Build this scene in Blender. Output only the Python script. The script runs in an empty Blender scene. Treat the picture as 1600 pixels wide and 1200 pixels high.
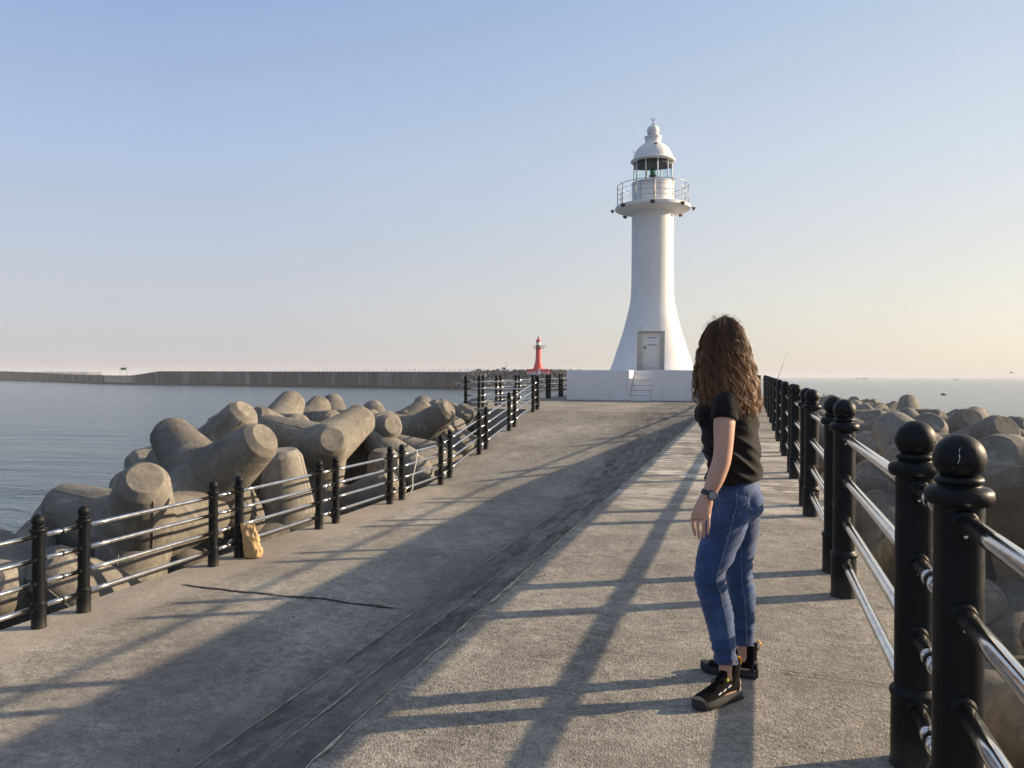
import bpy, bmesh, math, random
from mathutils import Vector, Matrix, Quaternion, noise
from mathutils.bvhtree import BVHTree

# ------------------------------------------------------------------ camera, world, sun, exposure
SC = bpy.context.scene
COL = SC.collection
EYE = 1.467
YAW = math.radians(17.27)          # the view looks this far left of the pier's axis (+Y)
cam_d = bpy.data.cameras.new('camera')
cam = bpy.data.objects.new('camera', cam_d); COL.objects.link(cam)
cam_d.sensor_width = 36.0
cam_d.lens = 36.0 * 1200 / 1600
cam_d.clip_start = 0.05
cam_d.clip_end = 60000
cam.matrix_world = (Matrix.Translation((0, 0, EYE)) @ Matrix.Rotation(YAW, 4, 'Z')
                    @ Matrix.Rotation(math.radians(90 - 0.587), 4, 'X') @ Matrix.Rotation(math.radians(0.155), 4, 'Z'))
SC.camera = cam

SUN_EL = math.radians(18.0)
SUN_AZ = math.radians(62.3)        # clockwise from +Y
world = bpy.data.worlds.new('World'); SC.world = world
world.use_nodes = True
wn = world.node_tree; wn.nodes.clear()
w_out = wn.nodes.new('ShaderNodeOutputWorld'); w_bg = wn.nodes.new('ShaderNodeBackground')
sky = wn.nodes.new('ShaderNodeTexSky'); sky.sky_type = 'NISHITA'; sky.sun_disc = False
sky.sun_elevation = SUN_EL; sky.sun_rotation = SUN_AZ
sky.altitude = 0; sky.air_density = 1.0; sky.dust_density = 1.0; sky.ozone_density = 1.5
SUN_DIR = Vector((math.sin(SUN_AZ) * math.cos(SUN_EL), math.cos(SUN_AZ) * math.cos(SUN_EL), math.sin(SUN_EL)))
# sea haze low in the sky: pale and bluish away from the sun, cream towards it
def wnode(t, **kw):
    n = wn.nodes.new(t)
    for k, v in kw.items(): setattr(n, k, v)
    return n
def wramp(stops, fac):
    r = wnode('ShaderNodeValToRGB'); e = r.color_ramp.elements
    while len(e) < len(stops): e.new(0.5)
    for el, (p, c) in zip(e, stops): el.position = p; el.color = (c, c, c, 1) if not isinstance(c, tuple) else (*c, 1)
    wn.links.new(fac, r.inputs[0]); return r.outputs[0]
def wmix(a, b, f, blend='MIX'):
    n = wnode('ShaderNodeMix', data_type='RGBA', blend_type=blend)
    for s, v in ((0, f), (6, a), (7, b)):
        if isinstance(v, (int, float)): n.inputs[s].default_value = v
        elif isinstance(v, tuple): n.inputs[s].default_value = (*v, 1)
        else: wn.links.new(v, n.inputs[s])
    return n.outputs[2]
tc = wnode('ShaderNodeTexCoord'); sp = wnode('ShaderNodeSeparateXYZ'); wn.links.new(tc.outputs['Generated'], sp.inputs[0])
dt = wnode('ShaderNodeVectorMath', operation='DOT_PRODUCT'); wn.links.new(tc.outputs['Generated'], dt.inputs[0]); dt.inputs[1].default_value = SUN_DIR
half = wnode('ShaderNodeMath', operation='MULTIPLY_ADD'); wn.links.new(dt.outputs['Value'], half.inputs[0]); half.inputs[1].default_value = 0.5; half.inputs[2].default_value = 0.5
cool = wramp([(0.0, (.495, .49, .555)), (0.10, (.525, .535, .61)), (0.26, (.430, .530, .730)), (0.44, (.275, .405, .690)), (0.62, (.33, .43, .64)), (1.0, (.36, .44, .60))], sp.outputs[2])
warm = wramp([(0.0, (.84, .745, .60)), (0.10, (.84, .775, .66)), (0.26, (.70, .735, .755)), (0.44, (.50, .61, .76)), (0.62, (.42, .50, .62)), (1.0, (.38, .44, .54))], sp.outputs[2])
glow = wramp([(0.30, 0.0), (0.45, 0.08), (0.62, 0.38), (0.85, 0.88), (1.0, 1.0)], half.outputs[0])
haze = wmix(cool, warm, glow)
haze = wmix(haze, (1.7, 1.45, 1.1), wramp([(0.90, 0.0), (1.0, 1.0)], half.outputs[0]))
haze = wmix(haze, wramp([(0.0, 0.62), (0.18, 0.72), (0.29, 1.0)], half.outputs[0]), 1.0, 'MULTIPLY')
haze = wmix(haze, (4.6, 4.6, 4.6), 1.0, 'MULTIPLY')
w_bg.inputs[1].default_value = 0.10
wn.links.new(wmix(sky.outputs[0], haze, 0.85), w_bg.inputs[0]); wn.links.new(w_bg.outputs[0], w_out.inputs[0])

sun_d = bpy.data.lights.new('sun', 'SUN'); sun_d.energy = 4.3; sun_d.angle = math.radians(0.6)
sun_d.color = (1.0, 0.765, 0.52)
sun = bpy.data.objects.new('sun', sun_d); COL.objects.link(sun)
sun.rotation_euler = SUN_DIR.to_track_quat('Z', 'Y').to_euler()

SC.view_settings.view_transform = 'Standard'; SC.view_settings.look = 'None'
SC.view_settings.gamma = 1.0; SC.view_settings.exposure = 1.13
R = random.Random(7)

# ------------------------------------------------------------------ mesh helpers
class MB:
    def __init__(s): s.v = []; s.f = []; s.m = []; s.sm = []
    def add(s, vs, fs, mi=0, smooth=False):
        o = len(s.v); s.v += [tuple(v) for v in vs]
        for f in fs: s.f.append([i + o for i in f]); s.m.append(mi); s.sm.append(smooth)
    def box(s, c, d, mi=0, rot=None):
        x, y, z = d[0] / 2, d[1] / 2, d[2] / 2
        vs = [Vector((a * x, b * y, e * z)) for e in (-1, 1) for a, b in ((-1, -1), (1, -1), (1, 1), (-1, 1))]
        if rot: vs = [rot @ v for v in vs]
        vs = [v + Vector(c) for v in vs]
        s.add(vs, [(3, 2, 1, 0), (4, 5, 6, 7), (0, 1, 5, 4), (1, 2, 6, 5), (2, 3, 7, 6), (3, 0, 4, 7)], mi)
    def bevbox(s, c, d, b=0.01, mi=0, rot=None):
        x, y, z = d[0] / 2, d[1] / 2, d[2] / 2
        def ring(ix, iy, zz):
            return [(ix, iy - b, zz), (ix - b, iy, zz), (-ix + b, iy, zz), (-ix, iy - b, zz),
                    (-ix, -iy + b, zz), (-ix + b, -iy, zz), (ix - b, -iy, zz), (ix, -iy + b, zz)]
        rs = [ring(x - b, y - b, -z), ring(x, y, -z + b), ring(x, y, z - b), ring(x - b, y - b, z)]
        vs = [Vector(p) for r in rs for p in r]
        if rot: vs = [rot @ v for v in vs]
        vs = [v + Vector(c) for v in vs]
        fs = [tuple(range(7, -1, -1)), tuple(range(24, 32))]
        for k in range(3):
            for i in range(8):
                j = (i + 1) % 8; fs.append((k * 8 + i, k * 8 + j, k * 8 + 8 + j, k * 8 + 8 + i))
        s.add(vs, fs, mi)
    def rings(s, rings, mi=0, smooth=True, cap=True):
        n = len(rings[0]); vs = [p for r in rings for p in r]; fs = []
        for k in range(len(rings) - 1):
            for i in range(n):
                j = (i + 1) % n; fs.append((k * n + i, k * n + j, (k + 1) * n + j, (k + 1) * n + i))
        s.add(vs, fs, mi, smooth)
        if cap:
            o = len(s.v) - len(vs)
            s.f.append([o + i for i in range(n - 1, -1, -1)]); s.m.append(mi); s.sm.append(False)
            s.f.append([o + (len(rings) - 1) * n + i for i in range(n)]); s.m.append(mi); s.sm.append(False)
    def tube(s, pts, rad, seg=12, mi=0, cap=True, flat=1.0, up=None):
        pts = [Vector(p) for p in pts]
        if not isinstance(rad, (list, tuple)): rad = [rad] * len(pts)
        rs = []; prev = None
        for i, p in enumerate(pts):
            t = (pts[min(i + 1, len(pts) - 1)] - pts[max(i - 1, 0)]).normalized()
            if prev is None:
                a = up or (Vector((0, 0, 1)) if abs(t.z) < 0.9 else Vector((1, 0, 0)))
            else: a = prev
            u = (a - t * a.dot(t)).normalized(); w = t.cross(u); prev = u
            r = rad[i]; ru, rw = r if isinstance(r, (tuple, list)) else (r, r * flat)
            rs.append([p + u * math.cos(q) * ru + w * math.sin(q) * rw for q in (2 * math.pi * k / seg for k in range(seg))])
        s.rings(rs, mi, True, cap)
    def lathe(s, prof, c=(0, 0, 0), seg=32, mi=0, cap=True, smooth=True):
        # prof: (r, z) list; a repeated point makes a hard edge
        part = [prof[0]]
        runs = []
        for p in prof[1:]:
            if p == part[-1]: runs.append(part); part = [p]
            else: part.append(p)
        runs.append(part)
        c = Vector(c)
        for k, run in enumerate(runs):
            rs = [[c + Vector((r * math.cos(2 * math.pi * i / seg), r * math.sin(2 * math.pi * i / seg), z)) for i in range(seg)] for r, z in run]
            if len(rs) > 1: s.rings(rs, mi, smooth, False)
        if cap:
            for (r, z), rev in ((prof[0], True), (prof[-1], False)):
                if r > 1e-4:
                    vs = [c + Vector((r * math.cos(2 * math.pi * i / seg), r * math.sin(2 * math.pi * i / seg), z)) for i in range(seg)]
                    s.add(vs, [tuple(range(seg - 1, -1, -1)) if rev else tuple(range(seg))], mi)
    def sphere(s, c, r, seg=20, rg=12, mi=0, sc=(1, 1, 1), rot=None):
        vs = []; c = Vector(c)
        for k in range(rg + 1):
            a = math.pi * k / rg
            for i in range(seg):
                b = 2 * math.pi * i / seg
                v = Vector((r * sc[0] * math.sin(a) * math.cos(b), r * sc[1] * math.sin(a) * math.sin(b), r * sc[2] * math.cos(a)))
                if rot: v = rot @ v
                vs.append(v + c)
        fs = [(k * seg + i, (k + 1) * seg + i, (k + 1) * seg + (i + 1) % seg, k * seg + (i + 1) % seg) for k in range(rg) for i in range(seg)]
        s.add(vs, fs, mi, True)
    def mesh(s, name):
        me = bpy.data.meshes.new(name); me.from_pydata(s.v, [], s.f)
        me.polygons.foreach_set('material_index', s.m); me.polygons.foreach_set('use_smooth', s.sm)
        me.update(); return me
    def build(s, name, mats, parent=None, loc=None):
        me = s.mesh(name)
        for m in (mats if isinstance(mats, (list, tuple)) else [mats]): me.materials.append(m)
        return link(name, me, parent, loc)

def link(name, data, parent=None, loc=None):
    o = bpy.data.objects.new(name, data); COL.objects.link(o)
    if parent: o.parent = parent
    if loc is not None: o.location = loc
    return o
def tag(o, label=None, cat=None, group=None, kind=None):
    if label: o['label'] = label
    if cat: o['category'] = cat
    if group: o['group'] = group
    if kind: o['kind'] = kind
    return o
def thing(name, label, cat, loc=(0, 0, 0), rz=0, group=None):
    o = link(name, None, None, loc); o.rotation_euler = (0, 0, rz)
    return tag(o, label, cat, group)
def fuse(o, voxel, smooth=3, factor=0.5):
    """merge the overlapping pieces of a mesh into one continuous skin"""
    m = o.modifiers.new('r', 'REMESH'); m.mode = 'VOXEL'; m.voxel_size = voxel; m.use_smooth_shade = True
    if smooth:
        k = o.modifiers.new('s', 'SMOOTH'); k.iterations = smooth; k.factor = factor
    dg = bpy.context.evaluated_depsgraph_get(); dg.update()
    me = bpy.data.meshes.new_from_object(o.evaluated_get(dg))
    o.modifiers.clear(); old = o.data; mats = [x for x in old.materials]
    o.data = me
    if not me.materials:
        for x in mats: me.materials.append(x)
    for p in me.polygons: p.use_smooth = True
    return o

# ------------------------------------------------------------------ materials
def newmat(name):
    m = bpy.data.materials.new(name); m.use_nodes = True
    nt = m.node_tree; b = nt.nodes['Principled BSDF']
    return m, nt, b
def N(nt, t, **kw):
    n = nt.nodes.new(t)
    for k, v in kw.items(): setattr(n, k, v)
    return n
def ramp(nt, stops, fac):
    r = N(nt, 'ShaderNodeValToRGB'); e = r.color_ramp.elements
    while len(e) < len(stops): e.new(0.5)
    for el, (p, c) in zip(e, stops): el.position = p; el.color = (c, c, c, 1) if not isinstance(c, tuple) else (*c, 1)
    nt.links.new(fac, r.inputs[0]); return r.outputs[0]
def mix(nt, a, b, fac, mode='MIX'):
    n = N(nt, 'ShaderNodeMix', data_type='RGBA', blend_type=mode)
    for s, v in ((0, fac), (6, a), (7, b)):
        if isinstance(v, (int, float)): n.inputs[s].default_value = v
        elif isinstance(v, tuple): n.inputs[s].default_value = (*v, 1)
        else: nt.links.new(v, n.inputs[s])
    return n.outputs[2]
def math_(nt, op, a, b=None, clamp=False):
    n = N(nt, 'ShaderNodeMath', operation=op, use_clamp=clamp)
    for s, v in ((0, a), (1, b)):
        if v is None: continue
        if isinstance(v, (int, float)): n.inputs[s].default_value = v
        else: nt.links.new(v, n.inputs[s])
    return n.outputs[0]
def coords(nt, kind='Object', scale=(1, 1, 1), off=None):
    t = N(nt, 'ShaderNodeTexCoord'); mp = N(nt, 'ShaderNodeMapping'); mp.inputs[3].default_value = scale
    if kind == 'World':
        g = N(nt, 'ShaderNodeNewGeometry'); nt.links.new(g.outputs['Position'], mp.inputs[0])
    else: nt.links.new(t.outputs[kind], mp.inputs[0])
    if off is not None: nt.links.new(off, mp.inputs[1])
    return mp.outputs[0]
def noi(nt, vec, scale, detail=4, rough=0.55, dist=0.0):
    n = N(nt, 'ShaderNodeTexNoise'); n.inputs['Scale'].default_value = scale
    n.inputs['Detail'].default_value = detail; n.inputs['Roughness'].default_value = rough
    n.inputs['Distortion'].default_value = dist
    nt.links.new(vec, n.inputs[0]); return n.outputs[0]
def bump(nt, b, h, strength=0.3, dist=0.01):
    n = N(nt, 'ShaderNodeBump'); n.inputs['Strength'].default_value = strength; n.inputs['Distance'].default_value = dist
    nt.links.new(h, n.inputs['Height']); nt.links.new(n.outputs[0], b.inputs['Normal'])
def plain(name, col, rough=0.5, metal=0.0, var=0.12, nscale=8, bmp=0.0, bscale=60, spec=0.5):
    m, nt, b = newmat(name)
    c = coords(nt, 'Object'); n = noi(nt, c, nscale, 5, 0.6)
    v = ramp(nt, [(0.3, 1 - var), (0.7, 1 + var)], n)
    nt.links.new(mix(nt, tuple(col), v, 1.0, 'MULTIPLY'), b.inputs['Base Color'])
    b.inputs['Roughness'].default_value = rough; b.inputs['Metallic'].default_value = metal
    b.inputs['Specular IOR Level'].default_value = spec
    if bmp: bump(nt, b, noi(nt, c, bscale, 4, 0.6), bmp, 0.004)
    return m

def m_pavement():
    m, nt, b = newmat('worn_concrete_paving')
    w = coords(nt, 'World')
    big = noi(nt, w, 0.55, 6, 0.6); med = noi(nt, w, 3.2, 5, 0.6); fine = noi(nt, w, 95, 3, 0.7)
    agg = N(nt, 'ShaderNodeTexVoronoi'); agg.inputs['Scale'].default_value = 120; nt.links.new(w, agg.inputs['Vector'])
    base = ramp(nt, [(0.30, (0.205, 0.193, 0.168)), (0.50, (0.290, 0.274, 0.240)), (0.68, (0.365, 0.346, 0.305))], big)
    base = mix(nt, base, ramp(nt, [(0.3, 0.80), (0.7, 1.14)], med), 1.0, 'MULTIPLY')
    base = mix(nt, base, ramp(nt, [(0.33, 0.58), (0.5, 1.0), (0.66, 1.35)], fine), 1.0, 'MULTIPLY')
    grit = noi(nt, w, 38, 4, 0.7)
    base = mix(nt, base, ramp(nt, [(0.36, 0.70), (0.5, 1.0), (0.64, 1.24)], grit), 1.0, 'MULTIPLY')
    flk = noi(nt, coords(nt, 'World', (1.0, 1.5, 1)), 7.5, 9, 0.74, 0.5)
    base = mix(nt, base, ramp(nt, [(0.38, 0.70), (0.50, 0.98), (0.58, 1.22), (0.66, 1.42)], flk), 0.8, 'MULTIPLY')
    pop = N(nt, 'ShaderNodeTexVoronoi'); pop.inputs['Scale'].default_value = 9; nt.links.new(w, pop.inputs['Vector'])
    base = mix(nt, base, (0.05, 0.045, 0.04), math_(nt, 'MULTIPLY', ramp(nt, [(0.06, 1.0), (0.10, 0.0)], pop.outputs['Distance']), 0.7))
    base = mix(nt, base, ramp(nt, [(0.0, 1.18), (0.5, 0.86)], agg.outputs['Distance']), 0.8, 'MULTIPLY')
    # bleached salt patches across the walkway beyond the joint
    sep = N(nt, 'ShaderNodeSeparateXYZ'); nt.links.new(w, sep.inputs[0])
    sx = coords(nt, 'World', (0.9, 2.6, 1))
    pn = noi(nt, sx, 1.1, 7, 0.68, 0.6)
    pm = ramp(nt, [(0.50, 0.0), (0.56, 1.0)], pn)
    y1 = math_(nt, 'SUBTRACT', sep.outputs[1], 7.6, False)
    y1 = math_(nt, 'MULTIPLY', y1, 1.2, True)
    y2 = math_(nt, 'SUBTRACT', 24.0, sep.outputs[1]); y2 = math_(nt, 'MULTIPLY', y2, 0.12, True)
    xk = math_(nt, 'ADD', sep.outputs[0], 1.75); xk = math_(nt, 'MULTIPLY', xk, 6, True)
    msk = math_(nt, 'MULTIPLY', math_(nt, 'MULTIPLY', y1, y2), math_(nt, 'MULTIPLY', xk, pm))
    base = mix(nt, base, (0.56, 0.525, 0.47), math_(nt, 'MULTIPLY', msk, 0.9))
    # faint pale scuffs on the lower road
    s2 = coords(nt, 'World', (1.6, 0.9, 1)); pn2 = ramp(nt, [(0.52, 0.0), (0.60, 1.0)], noi(nt, s2, 1.4, 8, 0.72, 0.8))
    base = mix(nt, base, (0.38, 0.36, 0.32), math_(nt, 'MULTIPLY', pn2, 0.35))
    # old dark drips
    st = ramp(nt, [(0.66, 0.0), (0.74, 1.0)], noi(nt, w, 2.3, 6, 0.7))
    base = mix(nt, base, (0.10, 0.095, 0.085), math_(nt, 'MULTIPLY', st, 0.4))
    # mottled darker band over the steps and along their foot
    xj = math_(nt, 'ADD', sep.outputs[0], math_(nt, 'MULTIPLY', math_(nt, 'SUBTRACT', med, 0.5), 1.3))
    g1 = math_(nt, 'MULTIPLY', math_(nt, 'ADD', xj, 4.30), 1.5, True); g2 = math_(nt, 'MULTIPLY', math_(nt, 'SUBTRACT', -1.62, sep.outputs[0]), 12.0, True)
    step_dark = math_(nt, 'MULTIPLY', math_(nt, 'MULTIPLY', g1, g2), ramp(nt, [(0.36, 0.15), (0.50, 0.75), (0.60, 1.25)], noi(nt, coords(nt, 'World', (3, .7, 1)), 1.8, 9, 0.74, 0.5)))
    base = mix(nt, base, (0.070, 0.066, 0.060), math_(nt, 'MULTIPLY', step_dark, 0.78))
    # smoother, paler edge beam under the left railing
    eb = math_(nt, 'MULTIPLY', math_(nt, 'SUBTRACT', -6.95, math_(nt, 'ADD', sep.outputs[0], math_(nt, 'MULTIPLY', math_(nt, 'SUBTRACT', med, 0.5), 0.7))), 7.0, True)
    eb = math_(nt, 'MULTIPLY', eb, math_(nt, 'MULTIPLY', math_(nt, 'SUBTRACT', 18.5, sep.outputs[1]), 2.0, True))
    base = mix(nt, base, (0.36, 0.325, 0.28), math_(nt, 'MULTIPLY', eb, 0.55))
    # broad damp and trodden areas
    dz = ramp(nt, [(0.42, 0.0), (0.60, 1.0)], noi(nt, coords(nt, 'World', (.5, .28, 1)), 0.8, 5, 0.6, 0.8))
    base = mix(nt, base, (0.16, 0.15, 0.135), math_(nt, 'MULTIPLY', dz, 0.38))
    nt.links.new(base, b.inputs['Base Color']); b.inputs['Roughness'].default_value = 0.92
    b.inputs['Specular IOR Level'].default_value = 0.25
    h = math_(nt, 'ADD', math_(nt, 'MULTIPLY', fine, 0.6), math_(nt, 'MULTIPLY', agg.outputs['Distance'], 0.5))
    h = math_(nt, 'ADD', h, math_(nt, 'MULTIPLY', grit, 1.0)); h = math_(nt, 'ADD', h, math_(nt, 'MULTIPLY', flk, 1.6))
    bump(nt, b, h, 0.8, 0.009)
    return m
def m_tetra():
    m, nt, b = newmat('cast_concrete')
    oi = N(nt, 'ShaderNodeObjectInfo'); rnd = oi.outputs['Random']
    off = N(nt, 'ShaderNodeCombineXYZ')
    nt.links.new(math_(nt, 'MULTIPLY', rnd, 37.0), off.inputs[0]); nt.links.new(math_(nt, 'MULTIPLY', rnd, 91.0), off.inputs[1])
    c = coords(nt, 'Object', (1, 1, 1), off.outputs[0])
    big = noi(nt, c, 0.9, 5, 0.6, 0.5); med = noi(nt, c, 4.5, 6, 0.65); fine = noi(nt, c, 60, 3, 0.6)
    base = ramp(nt, [(0.28, (0.130, 0.122, 0.106)), (0.5, (0.188, 0.177, 0.154)), (0.72, (0.245, 0.231, 0.202))], big)
    base = mix(nt, base, ramp(nt, [(0.3, 0.82), (0.7, 1.15)], med), 1.0, 'MULTIPLY')
    base = mix(nt, base, ramp(nt, [(0.3, 0.85), (0.7, 1.12)], fine), 1.0, 'MULTIPLY')
    base = mix(nt, base, ramp(nt, [(0.0, 0.80), (1.0, 1.12)], rnd), 1.0, 'MULTIPLY')
    # pour streaks, and air holes
    s = coords(nt, 'Object', (6, 6, 0.5), off.outputs[0])
    stk = ramp(nt, [(0.50, 0.0), (0.72, 1.0)], noi(nt, s, 1.2, 5, 0.6, 0.4))
    base = mix(nt, base, (0.07, 0.065, 0.055), math_(nt, 'MULTIPLY', stk, 0.5))
    sct = ramp(nt, [(0.55, 0.0), (0.66, 1.0)], noi(nt, c, 2.6, 8, 0.72, 0.8))
    base = mix(nt, base, (0.32, 0.305, 0.27), math_(nt, 'MULTIPLY', sct, 0.6))
    rb = ramp(nt, [(0.60, 0.0), (0.66, 1.0)], noi(nt, c, 1.1, 9, 0.75, 1.2))
    base = mix(nt, base, (0.075, 0.068, 0.055), math_(nt, 'MULTIPLY', rb, 0.6))
    vo = N(nt, 'ShaderNodeTexVoronoi'); vo.inputs['Scale'].default_value = 22; nt.links.new(c, vo.inputs['Vector'])
    pit = ramp(nt, [(0.05, 1.0), (0.11, 0.0)], vo.outputs['Distance'])
    pit = math_(nt, 'MULTIPLY', pit, ramp(nt, [(0.5, 0.0), (0.6, 1.0)], med))
    base = mix(nt, base, (0.05, 0.045, 0.04), math_(nt, 'MULTIPLY', pit, 0.8))
    # wet, algae-dark band near the sea
    w = coords(nt, 'World'); sep = N(nt, 'ShaderNodeSeparateXYZ'); nt.links.new(w, sep.inputs[0])
    wl = math_(nt, 'ADD', sep.outputs[2], math_(nt, 'MULTIPLY', med, 0.9))
    wet = ramp(nt, [(0.0, 1.0), (1.0, 0.0)], math_(nt, 'ADD', wl, 3.0, True))
    base = mix(nt, base, (0.035, 0.035, 0.028), math_(nt, 'MULTIPLY', wet, 0.85))
    nt.links.new(base, b.inputs['Base Color']); b.inputs['Roughness'].default_value = 0.9
    b.inputs['Specular IOR Level'].default_value = 0.25
    h = math_(nt, 'ADD', math_(nt, 'MULTIPLY', fine, 0.25), math_(nt, 'MULTIPLY', med, 0.9))
    h = math_(nt, 'SUBTRACT', h, math_(nt, 'MULTIPLY', pit, 0.6))
    bump(nt, b, h, 0.8, 0.03)
    return m
def m_water():
    m, nt, b = newmat('sea_water')
    b.inputs['Base Color'].default_value = (0.045, 0.085, 0.115, 1)
    b.inputs['Roughness'].default_value = 0.12; b.inputs['IOR'].default_value = 1.333
    w1 = coords(nt, 'World', (0.35, 1.0, 1)); w2 = coords(nt, 'World', (1.0, 1.7, 1))
    h = math_(nt, 'ADD', math_(nt, 'MULTIPLY', noi(nt, w1, 0.45, 3, 0.5, 0.4), 1.0), math_(nt, 'MULTIPLY', noi(nt, w2, 1.7, 4, 0.55, 0.3), 0.30))
    h = math_(nt, 'ADD', h, math_(nt, 'MULTIPLY', noi(nt, w1, 0.06, 3, 0.5), 2.0))
    bump(nt, b, h, 0.9, 0.6)
    return m
def m_white():
    m, nt, b = newmat('white_render')
    w = coords(nt, 'Object'); st = coords(nt, 'Object', (5, 5, 0.35))
    v = ramp(nt, [(0.45, 0.0), (0.8, 1.0)], noi(nt, st, 1.6, 6, 0.65, 0.3))
    base = mix(nt, (0.72, 0.72, 0.725), (0.56, 0.54, 0.51), math_(nt, 'MULTIPLY', v, 0.5))
    base = mix(nt, base, ramp(nt, [(0.3, 0.95), (0.7, 1.03)], noi(nt, w, 1.2, 5)), 1.0, 'MULTIPLY')
    nt.links.new(base, b.inputs['Base Color']); b.inputs['Roughness'].default_value = 0.55
    bump(nt, b, noi(nt, w, 5, 5, 0.5), 0.25, 0.02)
    return m
def m_postpaint():
    m, nt, b = newmat('black_gloss_paint')
    w = coords(nt, 'Object'); n = noi(nt, w, 7, 6, 0.65); f = noi(nt, w, 120, 3, 0.6)
    base = ramp(nt, [(0.35, (0.0025, 0.004, 0.006)), (0.75, (0.007, 0.009, 0.011))], n)
    sp = ramp(nt, [(0.70, 0.0), (0.76, 1.0)], noi(nt, w, 38, 5, 0.7))
    base = mix(nt, base, (0.09, 0.085, 0.075), math_(nt, 'MULTIPLY', sp, 0.5))
    sep = N(nt, 'ShaderNodeSeparateXYZ'); nt.links.new(w, sep.inputs[0])
    ft = math_(nt, 'MULTIPLY', math_(nt, 'SUBTRACT', 0.13, math_(nt, 'ADD', sep.outputs[2], math_(nt, 'MULTIPLY', math_(nt, 'SUBTRACT', n, 0.5), 0.25))), 9.0, True)
    base = mix(nt, base, (0.045, 0.042, 0.037), math_(nt, 'MULTIPLY', ft, 0.6))
    ru = ramp(nt, [(0.62, 0.0), (0.68, 1.0)], noi(nt, coords(nt, 'Object', (14, 14, 3)), 2.0, 6, 0.7))
    base = mix(nt, base, (0.030, 0.020, 0.013), math_(nt, 'MULTIPLY', ru, 0.6))
    nt.links.new(base, b.inputs['Base Color'])
    nt.links.new(ramp(nt, [(0.3, 0.32), (0.7, 0.55)], n), b.inputs['Roughness']); b.inputs['Specular IOR Level'].default_value = 0.2
    bump(nt, b, math_(nt, 'ADD', f, math_(nt, 'MULTIPLY', n, 2.0)), 0.18, 0.004)
    return m
def m_steel():
    m, nt, b = newmat('stainless_steel')
    w = coords(nt, 'Object'); n = noi(nt, w, 9, 6, 0.7)
    base = ramp(nt, [(0.35, (0.60, 0.58, 0.55)), (0.65, (0.78, 0.76, 0.73))], n)
    sp = ramp(nt, [(0.70, 0.0), (0.76, 1.0)], noi(nt, w, 22, 5, 0.7))
    base = mix(nt, base, (0.22, 0.16, 0.11), math_(nt, 'MULTIPLY', sp, 0.12))
    nt.links.new(base, b.inputs['Base Color']); b.inputs['Metallic'].default_value = 1.0
    nt.links.new(ramp(nt, [(0.3, 0.13), (0.75, 0.22)], n), b.inputs['Roughness'])
    
    return m
def m_wall(name='breakwater_concrete', dark=1.0):
    m, nt, b = newmat(name)
    w = coords(nt, 'Object'); st = coords(nt, 'Object', (1, 1, 0.12))
    v = noi(nt, st, 0.10, 7, 0.72, 0.3)
    base = ramp(nt, [(0.34, (0.035, 0.038, 0.042)), (0.5, (0.075, 0.077, 0.078)), (0.66, (0.24, 0.235, 0.22))], v)
    base = mix(nt, base, ramp(nt, [(0.3, 0.7), (0.7, 1.2)], noi(nt, w, 0.9, 6, 0.7)), 1.0, 'MULTIPLY')
    base = mix(nt, base, (dark, dark, dark), 1.0, 'MULTIPLY')
    nt.links.new(base, b.inputs['Base Color']); b.inputs['Roughness'].default_value = 0.95
    return m
MAT = dict(
    pave=m_pavement(), tetra=m_tetra(), water=m_water(), white=m_white(), post=m_postpaint(), steel=m_steel(), wall=m_wall(),
    rock=plain('dark_rubble', (0.06, 0.057, 0.052), 0.95, 0, 0.4, 1.5, 0.8, 3),
    rock2=plain('pale_rubble', (0.17, 0.16, 0.15), 0.95, 0, 0.45, 0.3, 0.5, 3),
    nosing=plain('worn_arris', (0.25, 0.235, 0.205), 0.9, 0, 0.5, 14, 0.4, 60),
    crack=plain('crack_dirt', (0.035, 0.032, 0.028), 1.0, 0, 0.4, 30),
    grey=plain('galvanised_rail', (0.30, 0.31, 0.32), 0.45, 0.6, 0.1, 6),
    dark=plain('dark_fitting', (0.03, 0.03, 0.035), 0.5),
    door=plain('door_paint', (0.62, 0.62, 0.60), 0.5, 0, 0.06, 3),
    frame=plain('door_frame_paint', (0.55, 0.53, 0.49), 0.5, 0, 0.06, 3),
    paper=plain('notice_paper', (0.72, 0.74, 0.78), 0.7),
    ink=plain('notice_ink', (0.03, 0.05, 0.12), 0.7),
    red=plain('red_paint', (0.62, 0.015, 0.022), 0.5, 0, 0.08, 0.3),
    redcap=plain('dark_red_paint', (0.35, 0.03, 0.04), 0.5),
    pale=plain('pale_concrete', (0.42, 0.38, 0.30), 0.9, 0, 0.25, 0.3),
    green=plain('green_panel', (0.03, 0.16, 0.09), 0.6), wht=plain('white_paint', (0.78, 0.78, 0.78), 0.5),
    bag=plain('tan_sacking', (0.42, 0.285, 0.14), 0.8, 0, 0.10, 5, 0.35, 14),
    cord=plain('white_cord', (0.62, 0.60, 0.55), 0.9), rod=plain('rod_blank', (0.06, 0.05, 0.05), 0.4),
    brown=plain('weathered_timber', (0.14, 0.11, 0.07), 0.8, 0, 0.3, 5),
    twig=plain('dry_twig', (0.14, 0.11, 0.08), 0.9),
)
def m_glass():
    m, nt, b = newmat('lantern_glass')
    b.inputs['Base Color'].default_value = (0.75, 0.88, 0.88, 1); b.inputs['Roughness'].default_value = 0.03
    b.inputs['Transmission Weight'].default_value = 1.0; b.inputs['IOR'].default_value = 1.1
    return m
MAT['glass'] = m_glass()

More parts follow.
